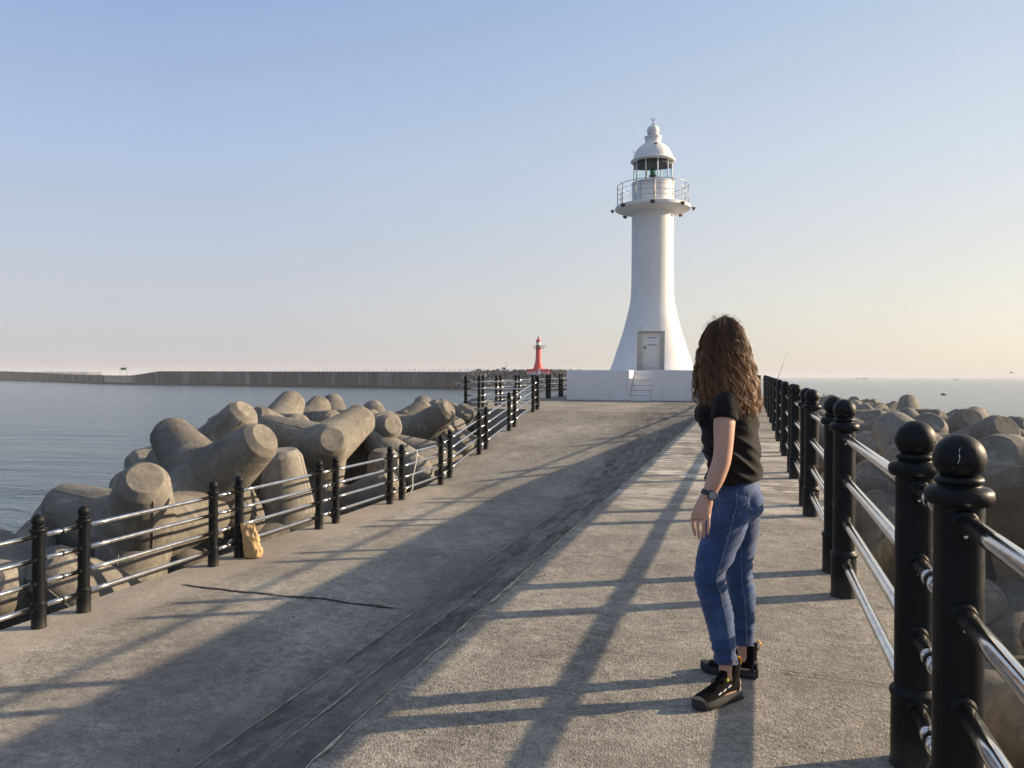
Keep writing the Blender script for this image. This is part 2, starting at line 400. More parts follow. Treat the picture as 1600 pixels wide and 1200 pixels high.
# ------------------------------------------------------------------ the setting
SEA = -4.05
SLOPE = 0.0075
KERB_X, EDGE_X, LANE_L = -1.56, 0.92, -7.98
RAMP0, RAMP1 = 18.2, 27.6
def walk_z(y): return SLOPE * y
def lane_z(y):
    if y <= RAMP0: return -1.385
    if y >= RAMP1: return walk_z(y)
    t = (y - RAMP0) / (RAMP1 - RAMP0); return -1.385 + (walk_z(RAMP1) + 1.385) * t
# sea
mb = MB()
xs = [-40000, -6000, -1500, -400, -150, -60, -20, 20, 60, 150, 400, 1500, 6000, 40000]
mb.add([(x, y, SEA) for y in xs for x in xs], [(j * 14 + i, j * 14 + i + 1, j * 14 + i + 15, j * 14 + i + 14) for j in range(13) for i in range(13)])
tag(mb.build('sea', MAT['water']), kind='structure')

# pier body: walkway slab, lower road with ramp, platform, all as one profile swept along y with ragged arrises
def rag(x, y, a):
    # a worn arris: slow wander plus the odd chip
    c = noise.noise(Vector((x, y * 3.1, 5))) + .6 * noise.noise(Vector((x, y * 11, 9)))
    return a * (0.6 * noise.noise(Vector((x * 3, y * 1.3, 1))) + 3.2 * max(0, c - .38) + 0.25 * noise.noise(Vector((x, y * 23, 3))))
def sheet(name, x0, x1, y0, y1, zf, nx, ny, edge=0.0, side=None, mat='pave', ragx=0.0):
    mb = MB(); vs = []
    for j in range(ny + 1):
        y = y0 + (y1 - y0) * j / ny
        for i in range(nx + 1):
            x = x0 + (x1 - x0) * i / nx
            jx = rag(x, y, ragx) if i in (0, nx) else 0
            vs.append((x + jx, y, zf(y) + 0.006 * noise.noise(Vector((x * 0.8, y * 0.8, 3)))))
    fs = [(j * (nx + 1) + i, j * (nx + 1) + i + 1, (j + 1) * (nx + 1) + i + 1, (j + 1) * (nx + 1) + i) for j in range(ny) for i in range(nx)]
    mb.add(vs, fs, 0, True)
    for i, drop in (side or []):
        # skirt hanging from the edge column i, with a small chamfer
        a = [Vector(vs[j * (nx + 1) + (0 if i == 0 else nx)]) for j in range(ny + 1)]
        sg = -1 if i == 0 else 1
        b = [p + Vector((sg * 0.012, 0, -0.014)) for p in a]
        c = [Vector((p.x, p.y, drop)) for p in b]
        n = ny + 1
        q = [((j, j + 1, n + j + 1, n + j) if sg > 0 else (j + 1, j, n + j, n + j + 1)) for j in range(ny)]
        mb.add(a + b, q, 0, False); mb.add(b + c, q, 0, False)
    return tag(mb.build(name, MAT[mat]), kind='structure')
sheet('walkway', KERB_X, EDGE_X, -5, 28, walk_z, 10, 520, side=[(0, -1.6), (1, -6)], ragx=0.014)
sheet('platform', -10.75, EDGE_X, 28.0, 47, walk_z, 20, 60, side=[(0, -6), (1, -6)])
sheet('lower_road', LANE_L, -1.5, -5, 28.0, lane_z, 14, 300, side=[(0, -6)], ragx=0.03)
mb = MB(); mb.add([(-10.75, 28, walk_z(28) - 0.002), (LANE_L, 28, walk_z(28) - 0.002), (LANE_L, 28, -6), (-10.75, 28, -6)], [(0, 3, 2, 1)])
mb.add([(-10.75, 47, walk_z(47)), (EDGE_X, 47, walk_z(47)), (EDGE_X, 47, -6), (-10.75, 47, -6)], [(0, 1, 2, 3)])
tag(mb.build('platform_wall', MAT['pave']), kind='structure')
# two long steps between the walkway and the lower road
for k, (xe, z) in enumerate(((-2.33, -0.47), (-3.24, -0.94))):
    sheet('step', xe, KERB_X + 0.04, -5, 27.2, lambda y, z=z: z + 0.0015 * y, 3, 600, side=[(0, -1.6)], ragx=0.014)
# worn pale arrises along the kerb and the steps
def nosing(x, w, zf, y0, y1, seed):
    mb = MB(); vs = []; n = int((y1 - y0) / 0.06)
    for i in range(n + 1):
        y = y0 + (y1 - y0) * i / n; e = 0.0; ww = w * (0.35 + 1.3 * noise.noise(Vector((y * 1.1, seed, 5))) + 1.4 * noise.noise(Vector((y * 7, seed, 5))))
        j = rag(x, y, 0.014)
        vs += [(x + j - 0.004, y, zf(y) + .010), (x + j + max(.001, ww) + e, y, zf(y) + .010)]
    mb.add(vs, [(2 * i, 2 * i + 1, 2 * i + 3, 2 * i + 2) for i in range(n)])
    return tag(mb.build('worn_edge', MAT['nosing']), kind='structure')
nosing(KERB_X, 0.020, walk_z, -5, 27.5, 1); nosing(-2.33, 0.016, lambda y: -0.47 + 0.0015 * y, -5, 24, 2); nosing(-3.24, 0.014, lambda y: -0.94 + 0.0015 * y, -5, 21, 3)
# rubble cores under the armour units
def mound(name, prof, y0, y1, seed):
    mb = MB(); ny = int((y1 - y0) / 0.5); nx = 26; vs = []
    for j in range(ny + 1):
        y = y0 + (y1 - y0) * j / ny
        for i in range(nx + 1):
            t = i / nx * (len(prof) - 1); k = min(int(t), len(prof) - 2); f = t - k
            x = prof[k][0] * (1 - f) + prof[k + 1][0] * f; z = prof[k][1] * (1 - f) + prof[k + 1][1] * f
            z += 0.35 * noise.noise(Vector((x * 0.9, y * 0.9, seed))) + 0.22 * noise.noise(Vector((x * 2.3, y * 2.3, seed)))
            vs.append((x, y, z))
    mb.add(vs, [(j * (nx + 1) + i, j * (nx + 1) + i + 1, (j + 1) * (nx + 1) + i + 1, (j + 1) * (nx + 1) + i) for j in range(ny) for i in range(nx)])
    return tag(mb.build(name, MAT['rock']), kind='structure')
mound('rubble_mound', [(-18.5, -5.4), (-14.5, -4.0), (-8.0, -2.5)], -6, 42, 2.0)
mound('rubble_mound', [(0.9, -1.9), (8.5, -2.9), (14.5, -5.4)], -6, 62, 9.0)

# joints and cracks in the paving
def crack(pts, w, zf, label_mat='crack', depth=0.004):
    mb = MB(); P = []
    for k in range(len(pts) - 1):
        a, b = pts[k], pts[k + 1]; n = max(2, int(math.hypot(b[0] - a[0], b[1] - a[1]) / 0.03))
        for i in range(n): t = i / n; P.append((a[0] + (b[0] - a[0]) * t, a[1] + (b[1] - a[1]) * t))
    vs = []
    for i, (x, y) in enumerate(P):
        e = min(1, i / 8, (len(P) - 1 - i) / 8)
        ww = w * e * (0.35 + 1.1 * abs(noise.noise(Vector((x * 7, y * 7, 4)))) * 2) / 2
        jy = 0.035 * noise.noise(Vector((x * 2.2, 0, 8))) + 0.012 * noise.noise(Vector((x * 11, 0, 3)))
        vs += [(x, y + jy - ww, zf(y) + depth), (x, y + jy + ww, zf(y) + depth)]
    mb.add(vs, [(2 * i, 2 * i + 2, 2 * i + 3, 2 * i + 1) for i in range(len(P) - 1)])
    return tag(mb.build('crack', MAT[label_mat]), kind='structure')
crack([(-7.35, 8.62), (-6.3, 8.56), (-5.2, 8.60), (-4.1, 8.52)], 0.055, lane_z, depth=0.012)
crack([(-7.45, 8.65), (-6.3, 8.59), (-5.2, 8.63), (-4.0, 8.55)], 0.10, lane_z, 'nosing', depth=0.009)
crack([(-4.1, 8.52), (-3.0, 8.5)], 0.012, lane_z, depth=0.008)
crack([(-1.5, 8.62), (0.9, 8.56)], 0.016, walk_z, depth=0.008)
crack([(-0.02, 3.98), (0.3, 3.94), (0.85, 3.90)], 0.008, walk_z, depth=0.008)
crack([(-7.9, 18.0), (-3.0, 18.0)], 0.010, lane_z, depth=0.008)
crack([(-7.6, 27.9), (0.9, 27.9)], 0.014, walk_z, depth=0.008)

# the far breakwater, built along a line of wall caissons
def farx(px, D):
    """plan position of something seen px pixels across at depth D"""
    t = (px - 800) / 1200
    return Vector((t * D * math.cos(YAW) - D * math.sin(YAW), t * D * math.sin(YAW) + D * math.cos(YAW), 0))
def breakwater(name, pts, label, cat, mats, z1s, thick=9, parapet=True):
    t = thing(name, label, cat, (pts[0].x, pts[0].y, SEA)); o = Vector((pts[0].x, pts[0].y, SEA))
    P = []
    for k in range(len(pts) - 1):
        a, b = pts[k], pts[k + 1]; n = max(1, int((b - a).length / 14))
        for i in range(n + (k == len(pts) - 2)): f = i / n; P.append((a.lerp(b, f) - Vector((o.x, o.y, 0)), z1s[k] + (z1s[k + 1] - z1s[k]) * f - SEA))
    P = [(Vector((p.x, p.y, 0)), z) for p, z in P]
    nr = []
    for i, (p, z) in enumerate(P):
        d = (P[min(i + 1, len(P) - 1)][0] - P[max(i - 1, 0)][0]).normalized(); n = Vector((d.y, -d.x, 0))
        if n.dot(-(p + Vector((o.x, o.y, 0)))) < 0: n = -n
        nr.append(n)
    def strip(m, f0, f1, z0, z1):
        rs = []
        for (p, z), n in zip(P, nr):
            a, b = p + n * f0, p + n * f1; lo, hi = z0(z), z1(z)
            rs.append([Vector((a.x, a.y, lo)), Vector((a.x, a.y, hi)), Vector((b.x, b.y, hi)), Vector((b.x, b.y, lo))])
        m.rings(rs, 0, False)
    mb = MB(); strip(mb, 0, -thick, lambda z: -1, lambda z: z)
    for i in range(1, len(P) - 1):        # pilasters at the caisson joints
        p, z = P[i]; n = nr[i]; c = p + n * 0.12; mb.box((c.x, c.y, z / 2 - .5), (0.5, 0.3, z - 1 + .4), 0, Matrix.Rotation(math.atan2(n.y, n.x) + math.pi / 2, 3, 'Z'))
    mb.build('wall', MAT[mats[0]], t)
    cp = MB(); strip(cp, 0.35, -0.9, lambda z: z + .003, lambda z: z + 0.3); cp.build('coping', MAT[mats[1]], t)
    ft = MB(); strip(ft, 1.6, 0.02, lambda z: -1, lambda z: 1.05); ft.build('footing', MAT['rock'], t)
    if parapet:
        r = MB()
        for i in range(len(P) - 1):
            (a, z0), (b, z1) = P[i], P[i + 1]; m = max(2, int((b - a).length / 2.6))
            for q in range(m): f = q / m; c = a.lerp(b, f); r.box((c.x, c.y, z0 + (z1 - z0) * f + .8), (0.36, 0.36, 1.0))
            for h in (0.75, 1.2): r.tube([Vector((a.x, a.y, z0 + h)), Vector((b.x, b.y, z1 + h))], 0.08, 4)
        r.build('parapet_railing', MAT['wht'], t)
    return t
P_R = farx(905, 318); P_M = farx(712, 328); P_L = farx(250, 440); P_C = farx(205, 455); P_C2 = farx(163, 470)
bw = breakwater('breakwater', [P_R, P_M, farx(500, 375), P_L, P_C], 'long grey harbour breakwater wall topped by a white railing, across the water', 'breakwater',
           ('wall', 'wht'), [3.1, 3.1, 3.3, 3.6, 1.0])
breakwater('breakwater', [P_C, P_C2], 'short sandy coloured wall corner at the bend of the far breakwater', 'breakwater', ('pale', 'pale'), [1.0, 0.9], parapet=False)
breakwater('breakwater', [P_C2, farx(120, 540), farx(60, 640), farx(-40, 820), farx(-200, 1100)], 'low dark breakwater section running off to the left horizon', 'breakwater',
           ('wall', 'pale'), [1.2, 1.6, 3.2, 6.0, 8.0], parapet=False)
# rock armour banked against the end of the breakwater
mb = MB(); rr = random.Random(5)
for i in range(1500):
    px = rr.uniform(700, 910); D = 318 + (905 - px) * 0.05 - rr.uniform(-2, 14)
    u = (318 + (905 - px) * 0.05 - D) / 14
    if px < 722 and rr.random() < 0.6: continue
    c = farx(px, D); z = 3.1 - 7.0 * max(0, u) + rr.uniform(-0.5, 0.6) * (1 if px > 740 else .6)
    if px < 740: z = min(z, SEA + (px - 695) * 0.16)
    q = Quaternion((rr.uniform(-1, 1), rr.uniform(-1, 1), rr.uniform(-1, 1), rr.uniform(-1, 1))).normalized().to_matrix()
    s_ = rr.uniform(0.9, 2.1)
    mb.bevbox((c.x, c.y, z), (s_, s_ * rr.uniform(.6, 1), s_ * rr.uniform(.5, .9)), s_ * 0.14, 0 if rr.random() < .6 else 1, q)
tag(mb.build('rock_armour', [MAT['rock'], MAT['rock2']]), 'jumbled rocks piled against the end of the far breakwater', 'rocks', kind='stuff')
# hazy strip of land far left
mb = MB()
for i in range(24):
    a = farx(-260 + i * 17, 2600)
    mb.box((a.x, a.y, SEA + 5 + 3 * noise.noise(Vector((i * .4, 0, 0)))), (90, 60, 22 + 6 * noise.noise(Vector((i * .3, 2, 0)))))
tag(mb.build('far_shore', MAT['wall']), kind='structure')

# the air over the water
hb = MB(); hb.box((0, 3000, 11), (15000, 15000, 34))
hm = bpy.data.materials.new('sea_haze'); hm.use_nodes = True; hn = hm.node_tree; hn.nodes.clear()
ho = hn.nodes.new('ShaderNodeOutputMaterial'); hv = hn.nodes.new('ShaderNodeVolumePrincipled')
hv.inputs['Color'].default_value = (0.86, 0.90, 0.97, 1); hv.inputs['Density'].default_value = 0.00022
hn.links.new(hv.outputs[0], ho.inputs['Volume'])
HAZE = True
if HAZE: tag(hb.build('haze', hm), kind='stuff')

# ------------------------------------------------------------------ white lighthouse
LX, LY = -5.1, 41.85
LZ = walk_z(37.4)
def lighthouse():
    t = thing('lighthouse', 'tall white lighthouse with flared base, gallery and domed lantern on a square plinth', 'lighthouse', (LX, LY, LZ))
    PH = 1.50; W = MAT['white']
    # plinth with a stair cut into its front
    p = MB(); hw, fy, by, sw, sd = 3.68, -4.45, 4.4, 0.54, 1.55
    b = 0.03
    p.bevbox((-(hw + sw) / 2, fy + sd / 2, PH / 2), (hw - sw, sd, PH), b)
    p.bevbox(((hw + sw) / 2, fy + sd / 2, PH / 2), (hw - sw, sd, PH), b)
    p.bevbox((0, (fy + sd + by) / 2 + 0.002, PH / 2), (2 * hw, by - fy - sd, PH), b)
    pl = p.build('plinth', W, t)
    s = MB()
    for k in range(5):
        z0 = PH * k / 6; z1 = PH * (k + 1) / 6 - 0.012
        y0 = fy + 0.06 + k * 0.27
        s.bevbox((0, (y0 + fy + sd) / 2 - 0.004, (z0 + z1) / 2), (2 * sw - 0.02, fy + sd - y0 - 0.006, z1 - z0), 0.012)
        s.box((0, y0 + 0.004, z0 + 0.012), (2 * sw - 0.05, 0.02, 0.02), 1)
    s.build('stair', [W, MAT['frame']], pl)
    z0 = PH
    prof = [(2.28, 0), (2.10, .42), (1.93, .98), (1.78, 1.42), (1.62, 1.90), (1.50, 2.32), (1.39, 2.75), (1.28, 3.20), (1.19, 3.62), (1.14, 4.1), (1.12, 4.7), (1.115, 5.6), (1.11, 7.0), (1.11, 8.6)]
    tw = MB(); seg = 96
    # shaft: rings are left open where the door alcove stands
    da = -math.pi / 2 + math.radians(5); half = 0.70; dz = 2.04
    rs = []
    zz = [0, .2, .42, .7, .98, 1.2, 1.42, 1.66, 1.90, dz, 2.2, 2.32, 2.5, 2.75, 3.0, 3.2, 3.4, 3.62, 3.85, 4.1, 4.4, 4.7, 5.1, 5.6, 6.3, 7.0, 7.8, 8.6]
    def rad(z):
        for (r0, a), (r1, c) in zip(prof, prof[1:]):
            if z <= c: f = (z - a) / (c - a); return r0 + (r1 - r0) * f
        return prof[-1][0]
    hwid = half
    for z in zz:
        r = rad(z); ha = math.asin(hwid / r) if z <= dz + 1e-6 else None
        base_ha = math.asin(hwid / r)
        ring = []
        for i in range(seg + 1):   # from the alcove's right jamb round to its left jamb
            a = da + base_ha + (2 * math.pi - 2 * base_ha) * i / seg
            ring.append((r * math.cos(a), r * math.sin(a), z0 + z))
        m = 6
        for i in range(1, m):
            a = da - base_ha + 2 * base_ha * i / m
            ring.append((r * math.cos(a), r * math.sin(a), z0 + z))
        rs.append(ring)
    n = len(rs[0]); vs = [q for r in rs for q in r]; fs = []
    for k in range(len(zz) - 1):
        for i in range(n):
            if zz[k + 1] <= dz + 1e-6 and i >= seg: continue
            j = (i + 1) % n; fs.append((k * n + i, k * n + j, (k + 1) * n + j, (k + 1) * n + i))
    tw.add(vs, fs, 0, True)
    tower = tw.build('tower', W, t)
    # alcove in the flare
    D = Vector((math.cos(da), math.sin(da), 0)); S = Vector((-D.y, D.x, 0)); bk = 1.30
    al = MB()
    def jamb(sg):
        a = []; 
        for z in [q for q in zz if q <= dz + 1e-6]:
            r = rad(z); f = math.sqrt(r * r - half * half); a.append((D * f + S * sg * half + Vector((0, 0, z0 + z)), D * bk + S * sg * half + Vector((0, 0, z0 + z))))
        vs = [q for pr in a for q in pr]
        al.add(vs, [((2 * i, 2 * i + 1, 2 * i + 3, 2 * i + 2) if sg > 0 else (2 * i + 1, 2 * i, 2 * i + 2, 2 * i + 3)) for i in range(len(a) - 1)])
    jamb(1); jamb(-1)
    zt = z0 + dz; f = math.sqrt(rad(dz) ** 2 - half ** 2); up = Vector((0, 0, 1))
    al.add([D * bk - S * half + up * zt, D * bk + S * half + up * zt, D * f + S * half + up * zt, D * f - S * half + up * zt], [(0, 1, 2, 3)])
    m = 6; base_ha = math.asin(half / rad(dz)); arc = [Vector((rad(dz) * math.cos(da - base_ha + 2 * base_ha * i / m), rad(dz) * math.sin(da - base_ha + 2 * base_ha * i / m), zt)) for i in range(m + 1)]
    al.add(arc + [D * f - S * half + up * zt + D * 0, ], [tuple(range(m + 2))[::-1]])
    al.add([D * bk - S * half + up * z0, D * bk + S * half + up * z0, D * bk + S * half + up * zt, D * bk - S * half + up * zt], [(0, 1, 2, 3)])
    al.build('door_alcove', MAT['frame'], tower)
    rot = Matrix((S, -D, up)).transposed()      # local x = S, local y = inward
    def place(o): o.matrix_local = Matrix.Translation(D * bk + up * z0) @ rot.to_4x4(); return o
    fr = MB()
    for sx in (-0.47, 0.47): fr.bevbox((sx, -0.04, 0.97), (0.09, 0.075, 1.93), 0.006)
    fr.bevbox((0, -0.04, 1.955), (1.03, 0.075, 0.07), 0.006)
    for sx in (-0.61, 0.61): fr.box((sx, -0.02, 1.0), (0.17, 0.035, 1.99))
    place(fr.build('door_frame', MAT['frame'], t))
    dr = MB(); dr.bevbox((0, -0.035, 0.965), (0.84, 0.05, 1.88), 0.008)
    dr.bevbox((0, -0.065, 0.55), (0.62, 0.012, 0.80), 0.005)
    door = place(dr.build('door', MAT['door'], t))
    no = MB(); no.box((0.06, -0.068, 1.52), (0.52, 0.008, 0.44), 0)
    for k, z in enumerate((1.71, 1.34)):
        for q in range(9): no.box((-0.17 + q * 0.056, -0.074, z + (0.008 if q % 3 else -0.012)), (0.048 if q % 4 else 0.03, 0.003, 0.045 if q % 2 else 0.06), 1)
    for q in range(5): no.box((0.06, -0.074, 1.62 - q * 0.05), (0.40 - 0.04 * (q % 2), 0.003, 0.010), 2)
    place(no.build('notice', [MAT['paper'], MAT['ink'], MAT['grey']], t))
    hd = MB(); hd.tube([(-0.34, -0.06, 1.20), (-0.34, -0.11, 1.20), (-0.24, -0.11, 1.20)], 0.014, 8); hd.box((-0.34, -0.066, 1.2), (0.05, 0.012, 0.18))
    o = hd.build('handle', MAT['dark'], door)
    # gallery
    gz = z0 + 8.50
    g = MB(); g.lathe([(1.10, gz - 0.05), (1.25, gz), (1.92, gz + .13), (2.0, gz + .16), (2.0, gz + .16), (2.0, gz + .30), (2.0, gz + .30), (1.97, gz + .33), (1.0, gz + .34)], seg=72)
    g.build('gallery', W, t)
    gt = gz + .34; gr = MB(); RR = 1.88
    for k, h in enumerate((0.28, 0.55, 0.82, 1.10)):
        pts = [(RR * math.cos(2 * math.pi * i / 64), RR * math.sin(2 * math.pi * i / 64), gt + h) for i in range(65)]
        gr.tube(pts, 0.018 if h > 1 else 0.010, 6, cap=False)
    for i in range(12):
        a = 2 * math.pi * (i + 0.32) / 12; gr.tube([(RR * math.cos(a), RR * math.sin(a), gt - .02), (RR * math.cos(a), RR * math.sin(a), gt + 1.10)], 0.020, 8)
    gr.tube([(-1.55, -1.05, gt), (-1.55, -1.05, gt + 0.62)], 0.015, 6)
    gr.build('gallery_railing', MAT['grey'], t)
    for i in range(8):
        a = 2 * math.pi * (i + 0.15) / 8; c = Vector((math.cos(a), math.sin(a), 0))
        f = MB(); pos = c * 2.10 + Vector((0, 0, gz + 0.16))
        m = Matrix((Vector((-c.y, c.x, 0)), c, up)).transposed() @ Matrix.Rotation(math.radians(-38), 3, 'X')
        f.tube([c * 1.99 + Vector((0, 0, gz + .22)), pos + Vector((0, 0, .06)), pos], 0.02, 6)
        f.bevbox(pos + c * 0.05, (0.20, 0.10, 0.15), 0.015, 0, m); f.bevbox(pos + c * 0.05 + m @ Vector((0, 0.055, 0)), (0.23, 0.015, 0.18), 0.005, 0, m)
        f.build('floodlight', MAT['dark'], t)
    # watch room, lantern, dome
    wr = MB(); wr.lathe([(1.11, gt - 0.02), (1.11, gt + 1.17), (1.11, gt + 1.17), (1.13, gt + 1.18), (1.13, gt + 1.25), (1.13, gt + 1.25), (0.6, gt + 1.26)], seg=72)
    wrm = wr.build('watch_room', W, t)
    c = Vector((math.cos(math.radians(-96)), math.sin(math.radians(-96)), 0)); rot2 = Matrix((Vector((-c.y, c.x, 0)), -c, up)).transposed()
    hz = MB(); hz.bevbox(c * 1.09 + Vector((0, 0, gt + 0.62)), (0.74, 0.08, 1.0), 0.02, 0, rot2)
    for dx, dzz, a, b_ in ((-.38, 0, .03, 1.06), (.38, 0, .03, 1.06), (0, .53, .79, .03), (0, -.53, .79, .03)):
        hz.box(c * 1.10 + rot2 @ Vector((dx, 0, dzz)) + Vector((0, 0, gt + .62)), (a, 0.11, b_), 1, rot2)
    hz.build('gallery_hatch', [W, MAT['frame']], wrm)
    lz = gt + 1.26; lh = 1.10
    gl = MB(); gl.lathe([(0.99, lz), (0.99, lz + lh)], seg=64, cap=False); gl.build('lantern_glazing', MAT['glass'], t)
    mu = MB()
    for i in range(10):
        a = 2 * math.pi * (i + 0.1) / 10; mu.tube([(1.01 * math.cos(a), 1.01 * math.sin(a), lz - .01), (1.01 * math.cos(a), 1.01 * math.sin(a), lz + lh + .02)], 0.030, 6)
    mu.build('lantern_mullion', W, t)
    le = MB(); le.lathe([(0.16, lz), (0.16, lz + .12), (0.05, lz + .16), (0.05, lz + .28), (0.17, lz + .34), (0.19, lz + .40), (0.10, lz + .42)], seg=20); le.lathe([(0.10, lz + .42), (0.13, lz + .5), (0.13, lz + .62), (0.09, lz + .78), (0.02, lz + .82)], seg=20, mi=1)
    le.build('lamp', [MAT['dark'], MAT['green']], t)
    dm = MB(); dz0 = lz + lh
    dm.lathe([(0.90, dz0 - .02), (1.12, dz0), (1.18, dz0 + .04), (1.18, dz0 + .10), (1.10, dz0 + .14), (1.06, dz0 + .16), (1.06, dz0 + .16), (1.04, dz0 + .30), (0.98, dz0 + .48), (0.88, dz0 + .66), (0.74, dz0 + .82), (0.58, dz0 + .94), (0.46, dz0 + 1.0), (0.46, dz0 + 1.0),
              (0.43, dz0 + 1.03), (0.42, dz0 + 1.22), (0.44, dz0 + 1.3), (0.46, dz0 + 1.33), (0.46, dz0 + 1.38), (0.36, dz0 + 1.42), (0.24, dz0 + 1.44)], seg=72)
    dm.lathe([(0.985, dz0 - .20), (0.985, dz0 - .03), (0.8, dz0 + .3), (0.3, dz0 + .6)], seg=48, mi=1, cap=True)
    for i in range(4):
        a = math.radians(18 + 90 * i); dm.tube([(0.96 * math.cos(a), 0.96 * math.sin(a), dz0 + .50), (1.06 * math.cos(a), 1.06 * math.sin(a), dz0 + .56), (1.04 * math.cos(a), 1.04 * math.sin(a), dz0 + .64)], 0.02, 6)
    dm.box((0.24, -0.80, dz0 + .80), (0.20, 0.05, 0.10), 2)
    dome = dm.build('dome', [W, MAT['dark'], MAT['grey']], t)
    bl = MB(); bl.sphere((0, 0, dz0 + 1.70), 0.325, 32, 20)
    for i in range(14):
        a = 2 * math.pi * i / 14; bl.box((0.235 * math.cos(a), 0.235 * math.sin(a), dz0 + 1.475), (0.04, 0.04, 0.035), 1)
    bl.build('vent_ball', [W, MAT['dark']], dome)
    fi = MB(); ft = dz0 + 2.02
    fi.tube([(0, 0, ft), (0, 0, ft + 0.30)], 0.018, 6)
    for dx in (-1, 0, 1): fi.tube([(0, 0, ft + .22), (dx * .08, dx * .03, ft + .32), (dx * .13, dx * .05, ft + .40)], 0.011, 5)
    fi.tube([(0.02, 0, ft + .02), (.14, .03, ft + .04)], 0.012, 5); fi.sphere((0, 0, ft + .04), 0.045, 10, 8)
    fi.build('finial', MAT['dark'], dome)
    return t
lighthouse()

# ------------------------------------------------------------------ red lighthouse far off
def red_lighthouse():
    g = farx(841, 322); z = 2.2
    t = thing('lighthouse', 'small distant red lighthouse with a white lantern at the end of the breakwater', 'lighthouse', (g.x, g.y, z), math.radians(14))
    Rm = MAT['red']
    p = MB(); p.bevbox((0, 0, 1.1), (9.6, 9, 2.2), .08); p.build('plinth', Rm, t)
    w = MB()
    w.box((0, -4.9, 1.0), (9.2, 0.12, 0.1)); w.box((0, -4.9, 0.1), (9.2, 0.12, 0.2))
    for i in range(9): w.box((-4.2 + i * 1.05, -4.9, 0.6), (0.4, 0.13, 0.9))
    w.box((0.6, -4.75, 1.2), (.7, .3, 2.4)); w.build('front_railing', MAT['wht'], t)
    b = MB(); b.lathe([(2.35, 2.2), (1.9, 3.2), (1.55, 4.4), (1.25, 5.8), (1.12, 7.3), (1.08, 9.0), (1.05, 10.9)], seg=32); b.build('tower', Rm, t)
    b = MB(); b.lathe([(1.05, 10.75), (2.1, 10.95), (2.1, 11.12), (0.9, 11.15)], seg=32); b.build('gallery', MAT['redcap'], t)
    b = MB()
    for i in range(12):
        a = 2 * math.pi * i / 12; b.tube([(2 * math.cos(a), 2 * math.sin(a), 11.1), (2 * math.cos(a), 2 * math.sin(a), 12.1)], .05, 4)
    b.tube([(2 * math.cos(2 * math.pi * i / 24), 2 * math.sin(2 * math.pi * i / 24), 12.1) for i in range(25)], .05, 4, cap=False)
    b.tube([(1.9, 0, 11.1), (2.9, 0, 12.2)], .12, 4); b.build('gallery_railing', MAT['dark'], t)
    b = MB(); b.lathe([(0.95, 11.1), (0.95, 12.3)], seg=24); b.build('watch_room', MAT['dark'], t)
    b = MB(); b.lathe([(0.93, 12.3), (0.93, 13.6)], seg=24); b.build('lantern', MAT['wht'], t)
    b = MB(); b.lathe([(1.15, 13.6), (1.1, 13.9), (0.8, 14.5), (0.4, 15.0), (0.25, 15.2), (0.3, 15.5), (0.2, 16.0), (0.05, 16.1)], seg=24); b.build('dome', MAT['redcap'], t)
red_lighthouse()

# ------------------------------------------------------------------ railings
RAIL_H = (0.235, 0.50, 0.768, 1.035)
def post_mesh():
    p = MB(); r = 0.0765
    prof = [(0.094, 0), (0.094, 0), (0.092, 0.02), (0.089, 0.03), (0.088, 0.255), (0.088, 0.255), (0.092, 0.26), (0.096, 0.272), (0.092, 0.284), (0.083, 0.29), (0.083, 0.29), (r, 0.30), (r, 0.30), (r, 1.075), (r, 1.075),
            (0.092, 1.078), (0.101, 1.086), (0.105, 1.10), (0.103, 1.116), (0.092, 1.127), (0.074, 1.131), (0.066, 1.134), (0.066, 1.136), (0.073, 1.141), (0.075, 1.150), (0.071, 1.158), (0.060, 1.161)]
    prof = [(x * 0.875, z) for x, z in prof]
    p.lathe(prof, seg=40)
    p.sphere((0, 0, 1.20 + 0.012), 0.0705, 36, 22)
    for h in RAIL_H:
        for s in (-1, 1):
            p.tube([(0, s * 0.058, h), (0, s * 0.074, h), (0, s * 0.0745, h), (0, s * 0.084, h), (0, s * 0.086, h)], [0.037, 0.037, 0.034, 0.034, 0.028], 18)
            p.tube([(0, s * 0.077, h - 0.033), (0, s * 0.077, h - 0.043)], 0.006, 8, 1)
    return p
PM = post_mesh().mesh('post'); PM.materials.append(MAT['post']); PM.materials.append(MAT['steel'])
